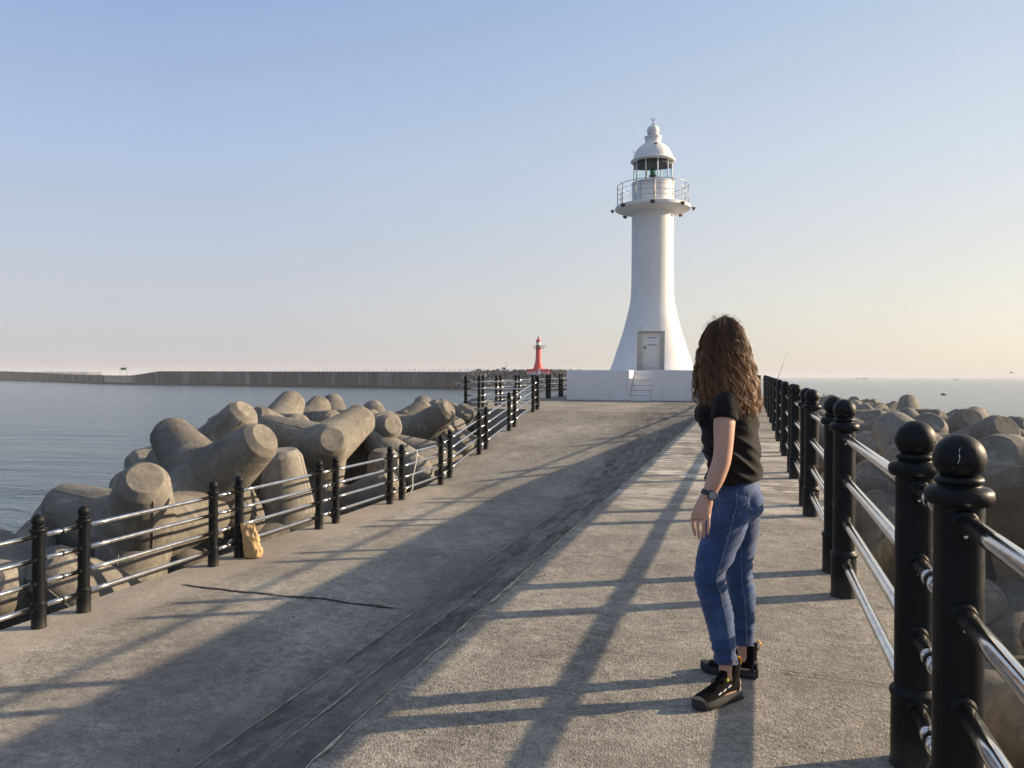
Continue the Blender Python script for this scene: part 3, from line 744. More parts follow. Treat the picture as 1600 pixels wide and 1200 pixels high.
def railing(name, label, path, zf, posts, cat='railing'):
    """path(s) -> (x, y); posts = list of (s, heading); rails run between neighbours in the list"""
    x0, y0 = path(posts[0]); t = thing(name, label, cat, (x0, y0, zf(y0))); o = Vector((x0, y0, zf(y0)))
    P = []
    for s_ in posts:
        x, y = path(s_); P.append(Vector((x, y, zf(y))))
    for i, p in enumerate(P):
        a = P[max(i - 1, 0)]; b = P[min(i + 1, len(P) - 1)]; d = b - a
        q = link('post', PM, t, p - o); q.rotation_euler = (R.uniform(-.006, .006), R.uniform(-.006, .006), math.atan2(-d.x, d.y))
    for i in range(len(P) - 1):
        a, b = P[i] - o, P[i + 1] - o; d = (b - a); short = d.length < 1.0
        for h in RAIL_H:
            m = MB(); u = d.normalized(); A = a + Vector((0, 0, h)) + u * 0.06; B = b + Vector((0, 0, h)) - u * 0.06
            n = 2 if short else 7; sag = 0 if short else R.uniform(-.004, .003)
            pts = [A.lerp(B, k / n) + Vector((0, 0, sag * math.sin(math.pi * k / n))) for k in range(n + 1)]
            m.tube(pts, 0.0265, 20, 0)
            if short:
                c = (A + B) / 2
                for e in (-0.045, 0.0, 0.045): m.tube([c + u * (e - .012), c + u * (e - .009), c + u * (e + .009), c + u * (e + .012)], [0.027, 0.031, 0.031, 0.027], 18, 0 if e else 1)
            m.build('rail', [MAT['steel'], MAT['post']], t)
    return t
RX = 0.585
ps = []
for k in range(-1, 12): ps += [2.53 + 2.88 * k, 2.53 + 2.88 * k + 0.63]
rr_ = railing('railing', 'long black and steel railing along the right side of the walkway', lambda s: (RX, s), walk_z, ps)
o_ = rr_.location; bc = Vector((RX, 2.53, walk_z(2.53) + 1.212)) - o_; vd = (Vector((0, 0, EYE)) - Vector((RX, 2.53, walk_z(2.53) + 1.212))).normalized()
sd_ = vd.cross(Vector((0, 0, 1))).normalized(); m = MB(); P_ = []
for k in range(15):
    u = k / 14; el = math.radians(32 - 62 * u); off = -0.02 + 0.30 * u ** 2 + 0.04 * math.sin(u * 9)
    d_ = (vd * math.cos(off) + sd_ * math.sin(off)); d_ = Vector((d_.x, d_.y, 0)).normalized() * math.cos(el) + Vector((0, 0, math.sin(el))); P_.append(bc + d_ * 0.0707)
m.tube(P_, [0.0005 + 0.0018 * abs(noise.noise(Vector((k * .7, 0, 0)))) * (1.5 if k > 4 else .4) for k in range(15)], 5)
m.build('paint_drip', MAT['wht'], rr_)
ps = []
for k in range(-1, 8):
    y = 6.67 + 2.945 * k; ps += [y, y + 0.61]
LRX = -7.66
railing('railing', 'black and steel railing along the left edge of the lower road and ramp', lambda s: (LRX, s), lane_z, ps)
cor = [(-7.66, 28.5), (-10.12, 28.25), (-10.2, 28.9), (-10.2, 30.6), (-10.2, 31.15), (-10.2, 33.4), (-10.2, 33.9), (-10.2, 36.2), (-10.2, 36.7), (-10.2, 39.0), (-10.2, 39.5), (-10.2, 41.8), (-10.2, 42.3), (-10.2, 45.0)]
railing('railing', 'black post railing along the left side of the platform beside the plinth', lambda i: cor[i], walk_z, list(range(1, len(cor))))
spur = [(-10.72, 28.3), (-10.20, 28.22)]
crossp = [(RX - 0.3, 37.6), (-0.55, 37.6)]
railing('railing', 'short cross railing at the far end of the walkway beside the plinth', lambda i: crossp[i], walk_z, [0, 1])
front = [(-7.80, 28.22), (-10.00, 28.16), (-10.66, 28.2)]
railing('railing', 'short railing from the ramp top across to the platform corner', lambda i: front[i], walk_z, [0, 2])

# ------------------------------------------------------------------ tetrapods
TL = 1.65
def tetra_mesh(seed):
    p = MB(); q = [Vector((0, 0, 1))] + [Vector((math.sqrt(8) / 3 * math.cos(a), math.sqrt(8) / 3 * math.sin(a), -1 / 3)) for a in (0, 2 * math.pi / 3, 4 * math.pi / 3)]
    seg = 44
    for li, d in enumerate(q):
        rot = d.to_track_quat('Z', 'Y').to_matrix()
        prof = [(0.615, 0.0), (0.60, 0.22), (0.565, 0.42), (0.375, TL - 0.145), (0.366, TL - 0.125), (0.352, TL - 0.112), (0.272, TL - 0.012), (0.262, TL - 0.002), (0.25, TL)]
        vs = []
        for r, z in prof:
            for i in range(seg):
                a = 2 * math.pi * i / seg; v = Vector((r * math.cos(a), r * math.sin(a), z))
                k = 1 + 0.012 * noise.noise(Vector((math.cos(a) * 1.5 + seed * 7 + li * 3, math.sin(a) * 1.5, z * 2)))
                v.x *= k; v.y *= k
                vs.append(rot @ v)
        n = len(prof)
        for k in range(n - 1):
            sm = k not in ()
            p.add([vs[k * seg + i] for i in range(seg)] + [vs[(k + 1) * seg + i] for i in range(seg)],
                  [(i, (i + 1) % seg, seg + (i + 1) % seg, seg + i) for i in range(seg)], 0, True) if False else None
        o = len(p.v); p.v += [tuple(v) for v in vs]
        for k in range(n - 1):
            for i in range(seg):
                j = (i + 1) % seg; p.f.append([o + k * seg + i, o + k * seg + j, o + (k + 1) * seg + j, o + (k + 1) * seg + i]); p.m.append(0); p.sm.append(True)
        p.f.append([o + (n - 1) * seg + i for i in range(seg)]); p.m.append(0); p.sm.append(False)
        # faint mould seams down two sides
        for sg in (0, math.pi):
            pts = []
            for r, z in prof[1:6]: pts.append(rot @ Vector(((r + 0.002) * math.cos(sg + li), (r + 0.002) * math.sin(sg + li), z)))
            p.tube(pts, [(0.006, 0.012)] * len(pts), 6)
    me = p.mesh('tetrapod'); me.materials.append(MAT['tetra']); 
    return me
TM = [tetra_mesh(i) for i in range(3)]
DIRECTED = []
def tetrapod(loc, quat, label, group, k=1.0):
    o = link('tetrapod', TM[R.randrange(3)], None, loc); o.rotation_mode = 'QUATERNION'; o.rotation_quaternion = quat
    if k != 1.0: o.scale = (k, k, k)
    return tag(o, label, 'tetrapod', group)
LEFT_TETRAPODS = [
  (-9.60, 11.89, -0.54, (0.699, -0.244, 0.401, -0.540), 'big tetrapod behind the railing, long leg rising right to a bright round end'), # D=14.2
  (-9.95, 16.41, -0.32, (0.623, 0.623, 0.029, 0.472), 'tetrapod whose round leg end faces the pier above the upright leg'),
  (-11.92, 14.67, -0.48, (-0.387, -0.343, -0.153, -0.842), 'seaward tetrapod with one lit leg end tipped right and one smooth leg'),
  (-11.53, 14.32, -0.86, (0.592, 0.403, 0.378, -0.586), 'tetrapod with one dark leg lying level, pointing left over the water'),
  (-9.68, 10.27, -1.12, (-0.765, -0.229, 0.561, 0.217), 'lowest tetrapod at the left, one leg flat left and one up'),
  (-11.45, 12.27, -1.55, (-0.827, 0.402, 0.318, -0.230), 'tetrapod tucked behind the leftmost upright leg'),
  (-8.98, 13.54, -1.66, (0.996, 0.054, -0.001, 0.074), 'tetrapod with a tall upright leg behind the middle of the railing'),
  (-9.08, 18.20, -2.08, (0.226, 0.016, 0.067, -0.972), 'tetrapod with an upright leg right behind the hanging white cord'),
  (-9.22, 20.08, -1.32, (-0.763, -0.294, 0.288, 0.498), 'tetrapod with a chamfered leg end poking left over the upright leg'),
  (-11.00, 20.68, -0.48, (0.600, 0.561, 0.138, 0.554), 'tetrapod with a shaded leg end leaning down to the right'),
  (-10.78, 23.81, -0.50, (0.313, -0.386, 0.270, -0.825), 'long legged tetrapod with a bright round end near the ramp'),
  (-9.72, 28.72, -0.94, (-0.468, 0.042, 0.456, -0.756), 'tetrapod with a dark stubby leg end behind the steep ramp railing'),
  (-10.90, 24.04, -1.36, (0.489, 0.335, 0.238, 0.769), 'tetrapod whose broad leg rises right under railing shadows'),
  (-12.26, 17.74, -0.17, (-0.873, 0.420, 0.148, 0.199), 'top left tetrapod of the skyline with its leg slanting up right'),
  (-13.09, 20.62, -0.27, (-0.559, 0.381, -0.318, -0.665), 'top tetrapod of the skyline with a short leg up'),
  (-13.38, 22.93, -0.31, (0.879, -0.406, -0.247, 0.041), 'domed tetrapod leg rising behind the skyline'),
  (-11.48, 17.54, -0.43, (0.281, 0.077, -0.473, 0.832), 'tetrapod lying flat behind the round ended one'),
  (-11.74, 20.13, -0.50, (-0.647, 0.345, -0.366, -0.573), 'tetrapod with a long leg reaching up right, middle of the left heap'),
  (-9.31, 9.57, -2.30, (0.444, 0.103, -0.393, 0.798), 'tetrapod low behind the two nearest left railing posts'),
  (-9.59, 11.91, -2.67, (0.900, -0.086, -0.425, 0.031), 'dark tetrapod low behind the second bay of the left railing'),
  (-10.62, 9.13, -2.10, (0.744, 0.129, -0.497, -0.427), 'dark tetrapod at the left edge close to the water'),
  (-10.71, 29.78, -0.85, (-0.300, -0.337, -0.320, -0.833), 'tetrapod with a long leg beside the platform corner'),
  (-8.88, 25.59, -1.77, (0.258, 0.078, -0.433, 0.860), 'tetrapod wedged close under the ramp railing'),
  (-9.13, 29.62, -1.08, (0.254, -0.337, 0.294, -0.858), 'tetrapod against the top of the ramp'),
]
RIGHT_TETRAPODS = [
  (2.98, 23.25, -0.51, (0.048, 0.240, -0.455, 0.856), 'tetrapod with a big round end, nearest the third post pair'),
  (3.78, 20.58, -0.70, (-0.912, -0.389, 0.011, -0.130), 'tetrapod with a domed leg and a vertical mould seam'),
  (5.24, 24.29, -0.53, (0.814, 0.461, -0.061, 0.347), 'tetrapod whose round end shows right of the domed leg'),
  (6.82, 27.55, -0.50, (0.788, -0.520, -0.085, -0.319), 'domed tetrapod leg on the seaward skyline at the right'),
  (4.36, 19.06, -0.42, (-0.044, -0.229, 0.427, -0.874), 'tetrapod with a long leg sloping up right'),
  (4.61, 15.61, -0.53, (0.635, -0.381, 0.405, 0.536), 'tetrapod with a broad warm grey dome at the right edge'),
  (3.46, 10.93, -0.35, (-0.449, 0.074, 0.458, -0.764), 'tetrapod with a chamfered leg end pointing left'),
  (3.15, 15.16, -0.29, (0.417, -0.017, -0.490, -0.765), 'tetrapod with a long straight leg running up left'),
  (6.51, 36.81, -0.54, (0.124, -0.131, -0.412, -0.893), 'highest tetrapod on the right skyline'),
  (3.23, 31.32, -0.42, (0.523, -0.389, 0.291, 0.700), 'tetrapod with two legs spread like a tent beyond the far posts'),
]

for (x, y, z, q, lab) in LEFT_TETRAPODS:
    tetrapod((x, y, z), q, lab, 'tetrapods heaped left of the pier'); DIRECTED.append(Vector((x, y, z)))
for (x, y, z, q, lab) in RIGHT_TETRAPODS:
    tetrapod((x, y, z), q, lab, 'tetrapods heaped right of the pier'); DIRECTED.append(Vector((x, y, z)))
ORD = ['nearest', 'second', 'third', 'fourth', 'fifth', 'sixth', 'seventh', 'eighth', 'ninth', 'tenth', 'eleventh', 'twelfth', 'thirteenth', 'fourteenth', 'fifteenth',
       'sixteenth', 'seventeenth', 'eighteenth', 'nineteenth', 'twentieth', 'twenty first', 'twenty second', 'twenty third', 'twenty fourth', 'twenty fifth', 'twenty sixth', 'twenty seventh', 'twenty eighth', 'twenty ninth', 'thirtieth', 'thirty first', 'thirty second', 'thirty third', 'thirty fourth', 'thirty fifth']
LEGS = [Vector((0, 0, 1))] + [Vector((math.sqrt(8) / 3 * math.cos(a), math.sqrt(8) / 3 * math.sin(a), -1 / 3)) for a in (0, 2 * math.pi / 3, 4 * math.pi / 3)]
def rnd_quat(r, up=0.64):
    # one leg roughly down-slope or up, the rest anyhow
    while True:
        q = Quaternion((r.gauss(0, 1), r.gauss(0, 1), r.gauss(0, 1), r.gauss(0, 1))).normalized(); m = q.to_matrix()
        hi = max((m @ v).z for v in LEGS)
        if hi < up: return q
def fill(rows, zf, seed, side, gap):
    r = random.Random(seed)
    for x0, rowname, y0, y1, dz in rows:
        y = y0; n = 0
        while y < y1:
            p = Vector((x0 + r.uniform(-.3, .3), y + r.uniform(-.25, .25), 0)); p.z = zf(p.x, p.y) + dz + r.uniform(-.22, .22)
            q = rnd_quat(r)
            if all((p - d).length > gap for d in DIRECTED):
                name = ORD[min(n, len(ORD) - 1)]
                tetrapod(p, q, '%s tetrapod from the camera in the %s, %s heap' % (name, rowname, side), 'tetrapods heaped %s of the pier' % side); n += 1
            y += 1.8
def left_z(x, y):
    t = min(1, max(0, (y - 8) / 12)); return -2.5 + 1.75 * t + min(.35, max(0, y - 19) * .1)
def right_z(x, y): return -1.95 + min(0.80, max(0, y - 4) * 0.045)
fill([(-9.3, 'row beside the railing', 2.0, 27, -0.75), (-11.3, 'middle row', 2.5, 33, -0.35), (-13.3, 'outer row by the water', 4.0, 36, -0.7),
      (-15.3, 'row standing in the water', 6, 38, -2.0), (-10.4, 'lower layer under the crest', 3, 30, -2.0), (-12.6, 'lower layer behind the crest', 15, 40, -0.2)], left_z, 21, 'left', 1.6)
fill([(2.5, 'row beside the railing', 0.5, 48, -0.25), (4.2, 'second row out from the railing', 1.5, 52, 0.0), (5.9, 'third row out from the railing', 3.0, 56, 0.05), (7.6, 'fourth row out from the railing', 4.0, 56, 0.0),
      (9.3, 'outer row by the sea', 6, 60, -0.5), (11.0, 'row standing in the sea', 8, 60, -1.7), (1.9, 'lower layer tucked against the walkway', 1.6, 26, -1.6), (3.6, 'lower layer under the second row', 1, 26, -1.9)], right_z, 33, 'right', 1.6)
for k, (x, y, z) in enumerate(((-12.4, 29.5, -.3), (-14.0, 33.0, -.2), (-12.2, 34.5, -.6), (-12.6, 38.5, -.7))):
    pass

# ------------------------------------------------------------------ small things
def bag():
    zb = lane_z(10.3); t = MB(); seg = 48; rs = []
    prof = [(0.0, 0.105, 0.08), (0.02, 0.135, 0.10), (0.10, 0.140, 0.105), (0.20, 0.125, 0.095), (0.30, 0.118, 0.085), (0.40, 0.110, 0.065), (0.47, 0.112, 0.045), (0.51, 0.118, 0.026), (0.53, 0.110, 0.012)]
    for k in range(61):
        h = 0.53 * k / 60
        for (a, ra, da), (b, rb, db) in zip(prof, prof[1:]):
            if h <= b + 1e-6: f = (h - a) / (b - a); ru = ra + (rb - ra) * f; rw = da + (db - da) * f; break
        lean = -0.10 * (h / 0.53) ** 1.3; ring = []
        for i in range(seg):
            a = 2 * math.pi * i / seg; c, s = math.cos(a), math.sin(a)
            c = math.copysign(abs(c) ** .75, c); s = math.copysign(abs(s) ** .75, s)
            w = 0.026 * noise.noise(Vector((c * 1.3 + h * 4, s * 1.3, h * 7))) + 0.014 * noise.noise(Vector((c * 3.2 - h * 6, s * 3.2, h * 10 + 4))) + 0.008 * (1 - 3 * abs(noise.noise(Vector((c * 2 + h * 3, s * 2, h * 15))))) - .004
            ring.append((c * (ru + w) + lean, s * (rw + w), h + (0.03 * noise.noise(Vector((c * 2, s * 2, 9))) if h > .45 else 0)))
        rs.append(ring)
    t.rings(rs); o = t.build('paper_sack', MAT['bag'], None, (-7.40, 10.25, zb + .006)); o.rotation_euler = (0, 0, math.radians(25))
    tag(o, 'crumpled tan sack standing against the left railing post', 'sack')
bag()
m = MB(); y = 16.5; z = lane_z(y)
m.tube([(LRX + .03, y + .35, z + 1.08), (LRX + .06, y + .33, z + 1.0), (LRX + .05, y + .25, z + .7), (LRX + .02, y + .16, z + .45), (LRX + .05, y + .1, z + .2), (LRX + .0, y - .02, z + .015)], 0.014, 6)
m.tube([(LRX - .03, y + .3, z + 1.03), (LRX, y + .32, z + 1.075), (LRX + .04, y + .36, z + 1.03), (LRX, y + .37, z + .99), (LRX - .03, y + .34, z + 1.03)], 0.014, 6)
m.tube([(LRX + .03, y + .34, z + 1.05), (LRX + .05, y + .40, z + .92)], 0.012, 6)
tag(m.build('cord', MAT['cord']), 'white cord tied to the top rail of the left railing and hanging down', 'cord')
# fishing rod leaning at the far end of the right railing
m = MB(); a = Vector((0.75, 35.2, walk_z(35) + 0.0)); b = Vector((1.55, 35.9, 2.62)); m.tube([a, a.lerp(b, .35), a.lerp(b, .7), b], [0.016, 0.012, 0.008, 0.004], 6)
tag(m.build('fishing_rod', MAT['rod']), 'thin fishing rod sticking up from the far end of the right railing', 'fishing rod')
m = MB(); m.bevbox((0.36, 36.6, walk_z(36) + .62), (0.16, 0.14, 1.24), 0.02)
m.bevbox((0.36, 36.6, walk_z(36) + 1.25), (0.19, 0.17, 0.03), 0.008)
tag(m.build('bollard', MAT['brown']), 'brown square post at the far end of the right railing', 'post')
# twigs and nesting litter lying on the far right tetrapods
bpy.context.view_layer.update(); dg = bpy.context.evaluated_depsgraph_get(); best = None
for i in range(60):
    g = farx(1285, 22 + i * 0.2); hit, loc, *_ = SC.ray_cast(dg, Vector((g.x, g.y, 9)), Vector((0, 0, -1)), distance=12)
    if hit:
        e = (loc.z - EYE) / (22 + i * 0.2)
        if best is None or e > best[0]: best = (e, loc.copy())
m = MB(); c = best[1]; rr = random.Random(3)
for i in range(30):
    a = rr.uniform(0, 6.28); d = Vector((math.cos(a), math.sin(a), rr.uniform(0.1, 1.1))); e = d * rr.uniform(.10, .26)
    st = c + Vector((rr.uniform(-.12, .12), rr.uniform(-.12, .12), -.03))
    m.tube([st, st + e * .6, st + e], 0.008, 4)
tag(m.build('twig_clump', MAT['twig']), 'small clump of dry twigs on a far tetrapod right of the railing', 'twigs')
# sign gantry on the breakwater bend
g = farx(193, 458); t = thing('sign_gantry', 'small two legged frame carrying a green panel on the bend of the breakwater', 'sign', (g.x, g.y, 1.05), YAW)
for sx in (-2.1, 2.1):
    m = MB(); m.tube([(sx, 0, 0), (sx, 0, 4.6 if sx < 0 else 5.6)], 0.13, 6); m.build('leg', MAT['grey'], t)
m = MB(); m.bevbox((0, 0, 4.1), (3.4, .2, 1.3), .05); m.build('panel', MAT['green'], t)
m = MB(); m.box((0, 0, 4.85), (4.2, .22, .18)); m.build('crossbar', MAT['wht'], t)
m = MB(); m.lathe([(0.3, 5.6), (0.3, 6.3), (.1, 6.4)], seg=10); m.build('beacon', MAT['redcap'], t)
# little hut with aerial on the breakwater
g = farx(787, 326); t = thing('hut', 'tiny dark equipment hut with an aerial on the breakwater left of the red lighthouse', 'hut', (g.x, g.y, 3.45), YAW)
m = MB(); m.bevbox((0, 0, .8), (1.5, 1.5, 1.6), .05); m.build('wall', MAT['dark'], t)
m = MB(); m.bevbox((0, 0, 1.66), (1.8, 1.8, .12), .03); m.build('roof', MAT['grey'], t)
m = MB(); m.tube([(1.0, 0, 0), (1.0, 0, 4.2)], .07, 5); m.build('aerial', MAT['dark'], t)
# boats near the horizon
def boat(px, D, L, label, mast=True):
    g = farx(px, D); t = thing('boat', label, 'boat', (g.x, g.y, SEA), YAW + R.uniform(-.3, .3), 'fishing boats far out on the right')
    m = MB(); rs = []
    for k in range(9):
        u = -1 + 2 * k / 8; w = 0.16 * L * (1 - max(0, u) ** 2.2) * (1 - 0.25 * max(0, -u)); sh = 0.10 * L * (1 + .5 * max(0, u) ** 2)
        rs.append([(u * L / 2, w, sh), (u * L / 2, w * .7, 0), (u * L / 2, 0, -.3), (u * L / 2, -w * .7, 0), (u * L / 2, -w, sh), (u * L / 2, 0, sh * .9)])
    m.rings(rs, 0, False); m.build('hull', MAT['dark'], t)
    m = MB(); m.bevbox((-L * .12, 0, L * .17), (L * .25, L * .18, L * .16), .1); m.build('cabin', MAT['grey'], t)
    m = MB(); m.tube([(L * .1, 0, .5), (L * .1, 0, L * .45)], L * .012, 5); m.build('mast', MAT['dark'], t)
boat(1341, 2300, 13, 'dark low boat at the horizon, left one of the close pair'); boat(1351, 2100, 16, 'dark low boat at the horizon, right one of the close pair'); boat(1493, 1500, 9, 'lone small dark boat far out right of the post balls')
# birds
for px, py, D, lab in ((1580, 582, 120, 'lone bird flying low over the sea at the right edge'), (1474, 617, 60, 'bird skimming the water above the right heap')):
    g = farx(px, D); z = EYE + (589.5 - py) / 1200 * D
    t = tag(link('bird', None, None, (g.x, g.y, z)), lab, 'bird')
    m = MB(); m.tube([(-.22, 0, 0), (-.1, 0, .01), (.08, 0, .02), (.2, 0, .0), (.26, 0, -.01)], [.012, .045, .055, .03, .008], 8); m.build('body', MAT['dark'], t)
    for s in (-1, 1):
        m = MB(); v = [(-.07, s * .03, .02), (.07, s * .03, .02), (.06, s * .3, .13), (-.02, s * .62, .08), (-.08, s * .3, .12)]
        m.add(v + [(a, b, c - .012) for a, b, c in v], [(0, 1, 2, 3, 4), (9, 8, 7, 6, 5)] + [(i, (i + 1) % 5 + 0, 5 + (i + 1) % 5, 5 + i) for i in range(5)]); m.build('wing', MAT['dark'], t)

# loose grit lodged on the steps and the road
m = MB(); rr = random.Random(17)
for i in range(420):
    y = rr.uniform(1.5, 14) ** 1.0; k = rr.random()
    if k < .5: x = -3.24 - abs(rr.gauss(0, .35)); z = lane_z(y)
    elif k < .7: x = rr.uniform(-2.3, -1.75); z = -0.47
    elif k < .9: x = rr.uniform(-7.4, -3.5); z = lane_z(y)
    else: x = rr.uniform(-1.4, .75); z = walk_z(y)
    s_ = rr.uniform(.003, .010) * (1.3 if k < .5 else 1)
    q = Quaternion((rr.gauss(0, 1), rr.gauss(0, 1), rr.gauss(0, 1), rr.gauss(0, 1))).normalized().to_matrix()
    m.bevbox((x, y, z + s_ * .5 + .006), (s_ * 2, s_ * 1.5, s_), s_ * .3, 0 if rr.random() < .6 else 1, q)
tag(m.build('grit', [MAT['rock2'], MAT['nosing']]), 'loose grit and small stones scattered on the steps and the road', 'grit', kind='stuff')

# ------------------------------------------------------------------ the woman
def woman():
    t = thing('person', 'woman with long curly brown hair, black tee and blue jeans on the walkway', 'person', (-0.079, 3.693, walk_z(3.69)), YAW)
    skin, nt, b = newmat('skin')
    c = coords(nt, 'Object'); n = noi(nt, c, 9, 4)
    nt.links.new(ramp(nt, [(0.3, (0.46, 0.26, 0.19)), (0.7, (0.55, 0.33, 0.25))], n), b.inputs['Base Color'])
    b.inputs['Roughness'].default_value = 0.5; b.inputs['Subsurface Weight'].default_value = 0.08
    b.inputs['Subsurface Radius'].default_value = (0.02, 0.008, 0.004); bump(nt, b, noi(nt, c, 260, 3), 0.12, 0.002)
    den, nt, b = newmat('blue_denim')
    c = coords(nt, 'Object'); n = noi(nt, c, 6, 5, 0.6); st = coords(nt, 'Object', (1, 1, 0.25)); f = noi(nt, c, 420, 2)
    base = ramp(nt, [(0.34, (0.012, 0.034, 0.105)), (0.54, (0.021, 0.058, 0.165)), (0.74, (0.050, 0.115, 0.245))], n)
    base = mix(nt, base, ramp(nt, [(0.3, 0.8), (0.7, 1.2)], noi(nt, st, 160, 3, 0.6)), 1.0, 'MULTIPLY')
    base = mix(nt, base, ramp(nt, [(0.35, 0.90), (0.65, 1.10)], noi(nt, coords(nt, 'Object', (5, 5, 22)), 1.6, 4, 0.5, 0.5)), 1.0, 'MULTIPLY')
    nt.links.new(base, b.inputs['Base Color']); b.inputs['Roughness'].default_value = 0.85
    b.inputs['Sheen Weight'].default_value = 0.15; bump(nt, b, f, 0.25, 0.002)
    thread = plain('jeans_thread', (0.12, 0.18, 0.27), 0.8, 0, 0.4, 120)
    tee, nt, b = newmat('black_jersey')
    c = coords(nt, 'Object'); b.inputs['Base Color'].default_value = (0.005, 0.005, 0.0062, 1); b.inputs['Roughness'].default_value = 0.9
    b.inputs['Sheen Weight'].default_value = 0.06; b.inputs['Specular IOR Level'].default_value = 0.25
    bump(nt, b, noi(nt, c, 300, 3), 0.15, 0.002)
    V3 = Vector
    def limb(mb, pts, rad, seg=20, flat=1.0, up=None):
        # resample along a smooth path so tapers stay round
        P = [V3(p) for p in pts]; Q = []; S = []
        for k in range(len(P) - 1):
            p0 = P[max(k - 1, 0)]; p1 = P[k]; p2 = P[k + 1]; p3 = P[min(k + 2, len(P) - 1)]
            def rr(i): r = rad[max(0, min(i, len(P) - 1))]; return r if isinstance(r, tuple) else (r, r * flat)
            for i in range(6):
                u = i / 6
                Q.append(0.5 * ((2 * p1) + (p2 - p0) * u + (2 * p0 - 5 * p1 + 4 * p2 - p3) * u * u + (3 * p1 - p0 - 3 * p2 + p3) * u ** 3))
                a, c_ = rr(k), rr(k + 1); w = u * u * (3 - 2 * u); S.append((a[0] + (c_[0] - a[0]) * w, a[1] + (c_[1] - a[1]) * w))
        Q.append(P[-1]); S.append(rr(len(P) - 1))
        mb.tube(Q, S, seg, up=up)
        mb.sphere(Q[0], 1, 16, 10, sc=(S[0][0] * .98, S[0][0] * .98, S[0][0] * .98)); 
    def torso(mb, rows, seg=40, rot=0.0):
        rs = []; R_ = []
        for k in range(len(rows) - 1):
            for i in range(5):
                u = i / 5; w = u * u * (3 - 2 * u) * .5 + u * .5; R_.append([a + (b_ - a) * w for a, b_ in zip(rows[k], rows[k + 1])])
        R_.append(list(rows[-1]))
        for z, cx, cy, rx, ry, e, tilt in R_:
            ring = []
            for i in range(seg):
                a = 2 * math.pi * i / seg; ca, sa = math.cos(a), math.sin(a)
                x = math.copysign(abs(ca) ** e, ca) * rx; y = math.copysign(abs(sa) ** e, sa) * ry
                X = x * math.cos(rot) - y * math.sin(rot); Y = x * math.sin(rot) + y * math.cos(rot)
                ring.append((cx + X, cy + Y, z + tilt * X))
            rs.append(ring)
        mb.rings(rs)
    TR = math.radians(-16)          # torso turned so that some of the back shows
    ls = V3((-0.065, -0.142, 1.350)); rs_ = V3((0.035, 0.158, 1.350))
    # body ------------------------------------------------
    m = MB()
    torso(m, [(0.80, .02, 0, .09, .15, 1, 0), (0.90, .02, 0, .105, .16, 1, 0), (1.02, .0, 0, .088, .128, 1, 0), (1.15, -.01, 0, .10, .140, 1, 0), (1.27, -.025, 0, .115, .15, 1, 0), (1.36, -.01, 0, .085, .150, 1, 0), (1.42, -.01, 0, .055, .075, 1, 0)], rot=TR)
    limb(m, [(-.005, 0, 1.38), (-.015, .005, 1.45), (-.035, .01, 1.53)], [.058, .050, .050])
    m.sphere((-.045, .015, 1.602), 1, 28, 20, sc=(.090, .074, .103))
    m.sphere((-.075, .020, 1.560), 1, 20, 14, sc=(.058, .052, .062))     # jaw
    m.sphere((-.142, .028, 1.592), .012, 10, 8, sc=(1.1, .9, 1.2)); m.tube([(-.125, .026, 1.63), (-.146, .03, 1.595)], [.007, .011], 8)
    for s_ in (-1, 1):
        m.sphere((-.118, .024 + s_ * .030, 1.626), .013, 10, 8); m.sphere((-.045, .015 + s_ * .077, 1.605), 1, 10, 8, sc=(.018, .007, .028))
    m.tube([(-.128, .006, 1.557), (-.134, .025, 1.559), (-.127, .045, 1.557)], [.004, .007, .004], 8)
    # left arm and hand, hanging with the back of the hand outwards
    limb(m, [ls + V3((.005, .022, -.012)), (-.088, -.182, 1.25), (-.100, -.200, 1.10), (-.128, -.208, 1.01), (-.170, -.214, .915)], [.042, .047, .040, (.039, .035), (.027, .021)], up=V3((1, 0, 0)))
    limb(m, [(-.170, -.214, .922), (-.184, -.220, .885), (-.196, -.226, .850), (-.198, -.228, .822)], [(.028, .019), (.036, .016), (.041, .014), (.038, .012)], up=V3((1, 0, 0)))
    def finger(pts, r): m.tube([V3(p) for p in pts], [r, r * .98, r * .9, r * .82, r * .55], 10)
    finger([(-.228, -.216, .835), (-.232, -.214, .805), (-.228, -.208, .778), (-.221, -.203, .755), (-.217, -.200, .742)], .0083)
    finger([(-.209, -.224, .832), (-.212, -.225, .798), (-.209, -.221, .768), (-.205, -.216, .744), (-.203, -.213, .731)], .0085)
    finger([(-.189, -.231, .832), (-.191, -.235, .800), (-.190, -.233, .773), (-.188, -.228, .750), (-.187, -.225, .738)], .0082)
    finger([(-.169, -.234, .835), (-.170, -.239, .806), (-.171, -.240, .785), (-.172, -.237, .765), (-.172, -.235, .755)], .0074)
    m.tube([(-.184, -.208, .895), (-.206, -.196, .868), (-.222, -.186, .838), (-.226, -.182, .815), (-.225, -.180, .800)], [.013, .013, .0105, .0095, .006], 10)
    # right arm
    limb(m, [rs_, (.050, .195, 1.25), (.045, .215, 1.10), (.005, .212, 1.0), (-.050, .195, .90)], [.050, .047, .040, (.038, .034), (.027, .021)])
    limb(m, [(-.05, .195, .90), (-.070, .190, .865), (-.084, .186, .83), (-.090, .184, .81)], [(.027, .020), (.016, .034), (.014, .039), (.012, .037)])
    for k, (dy, l) in enumerate(((-.028, .075), (-.010, .085), (.009, .08), (.026, .062))):
        finger([(-.088, .184 + dy, .82), (-.096, .184 + dy, .82 - l * .35), (-.098, .184 + dy, .82 - l * .6), (-.095, .184 + dy, .82 - l * .85), (-.092, .184 + dy, .82 - l)], .0085)
    m.tube([(-.065, .165, .87), (-.082, .148, .85), (-.095, .142, .82), (-.10, .141, .80), (-.101, .141, .79)], [.012, .012, .010, .009, .006], 10)
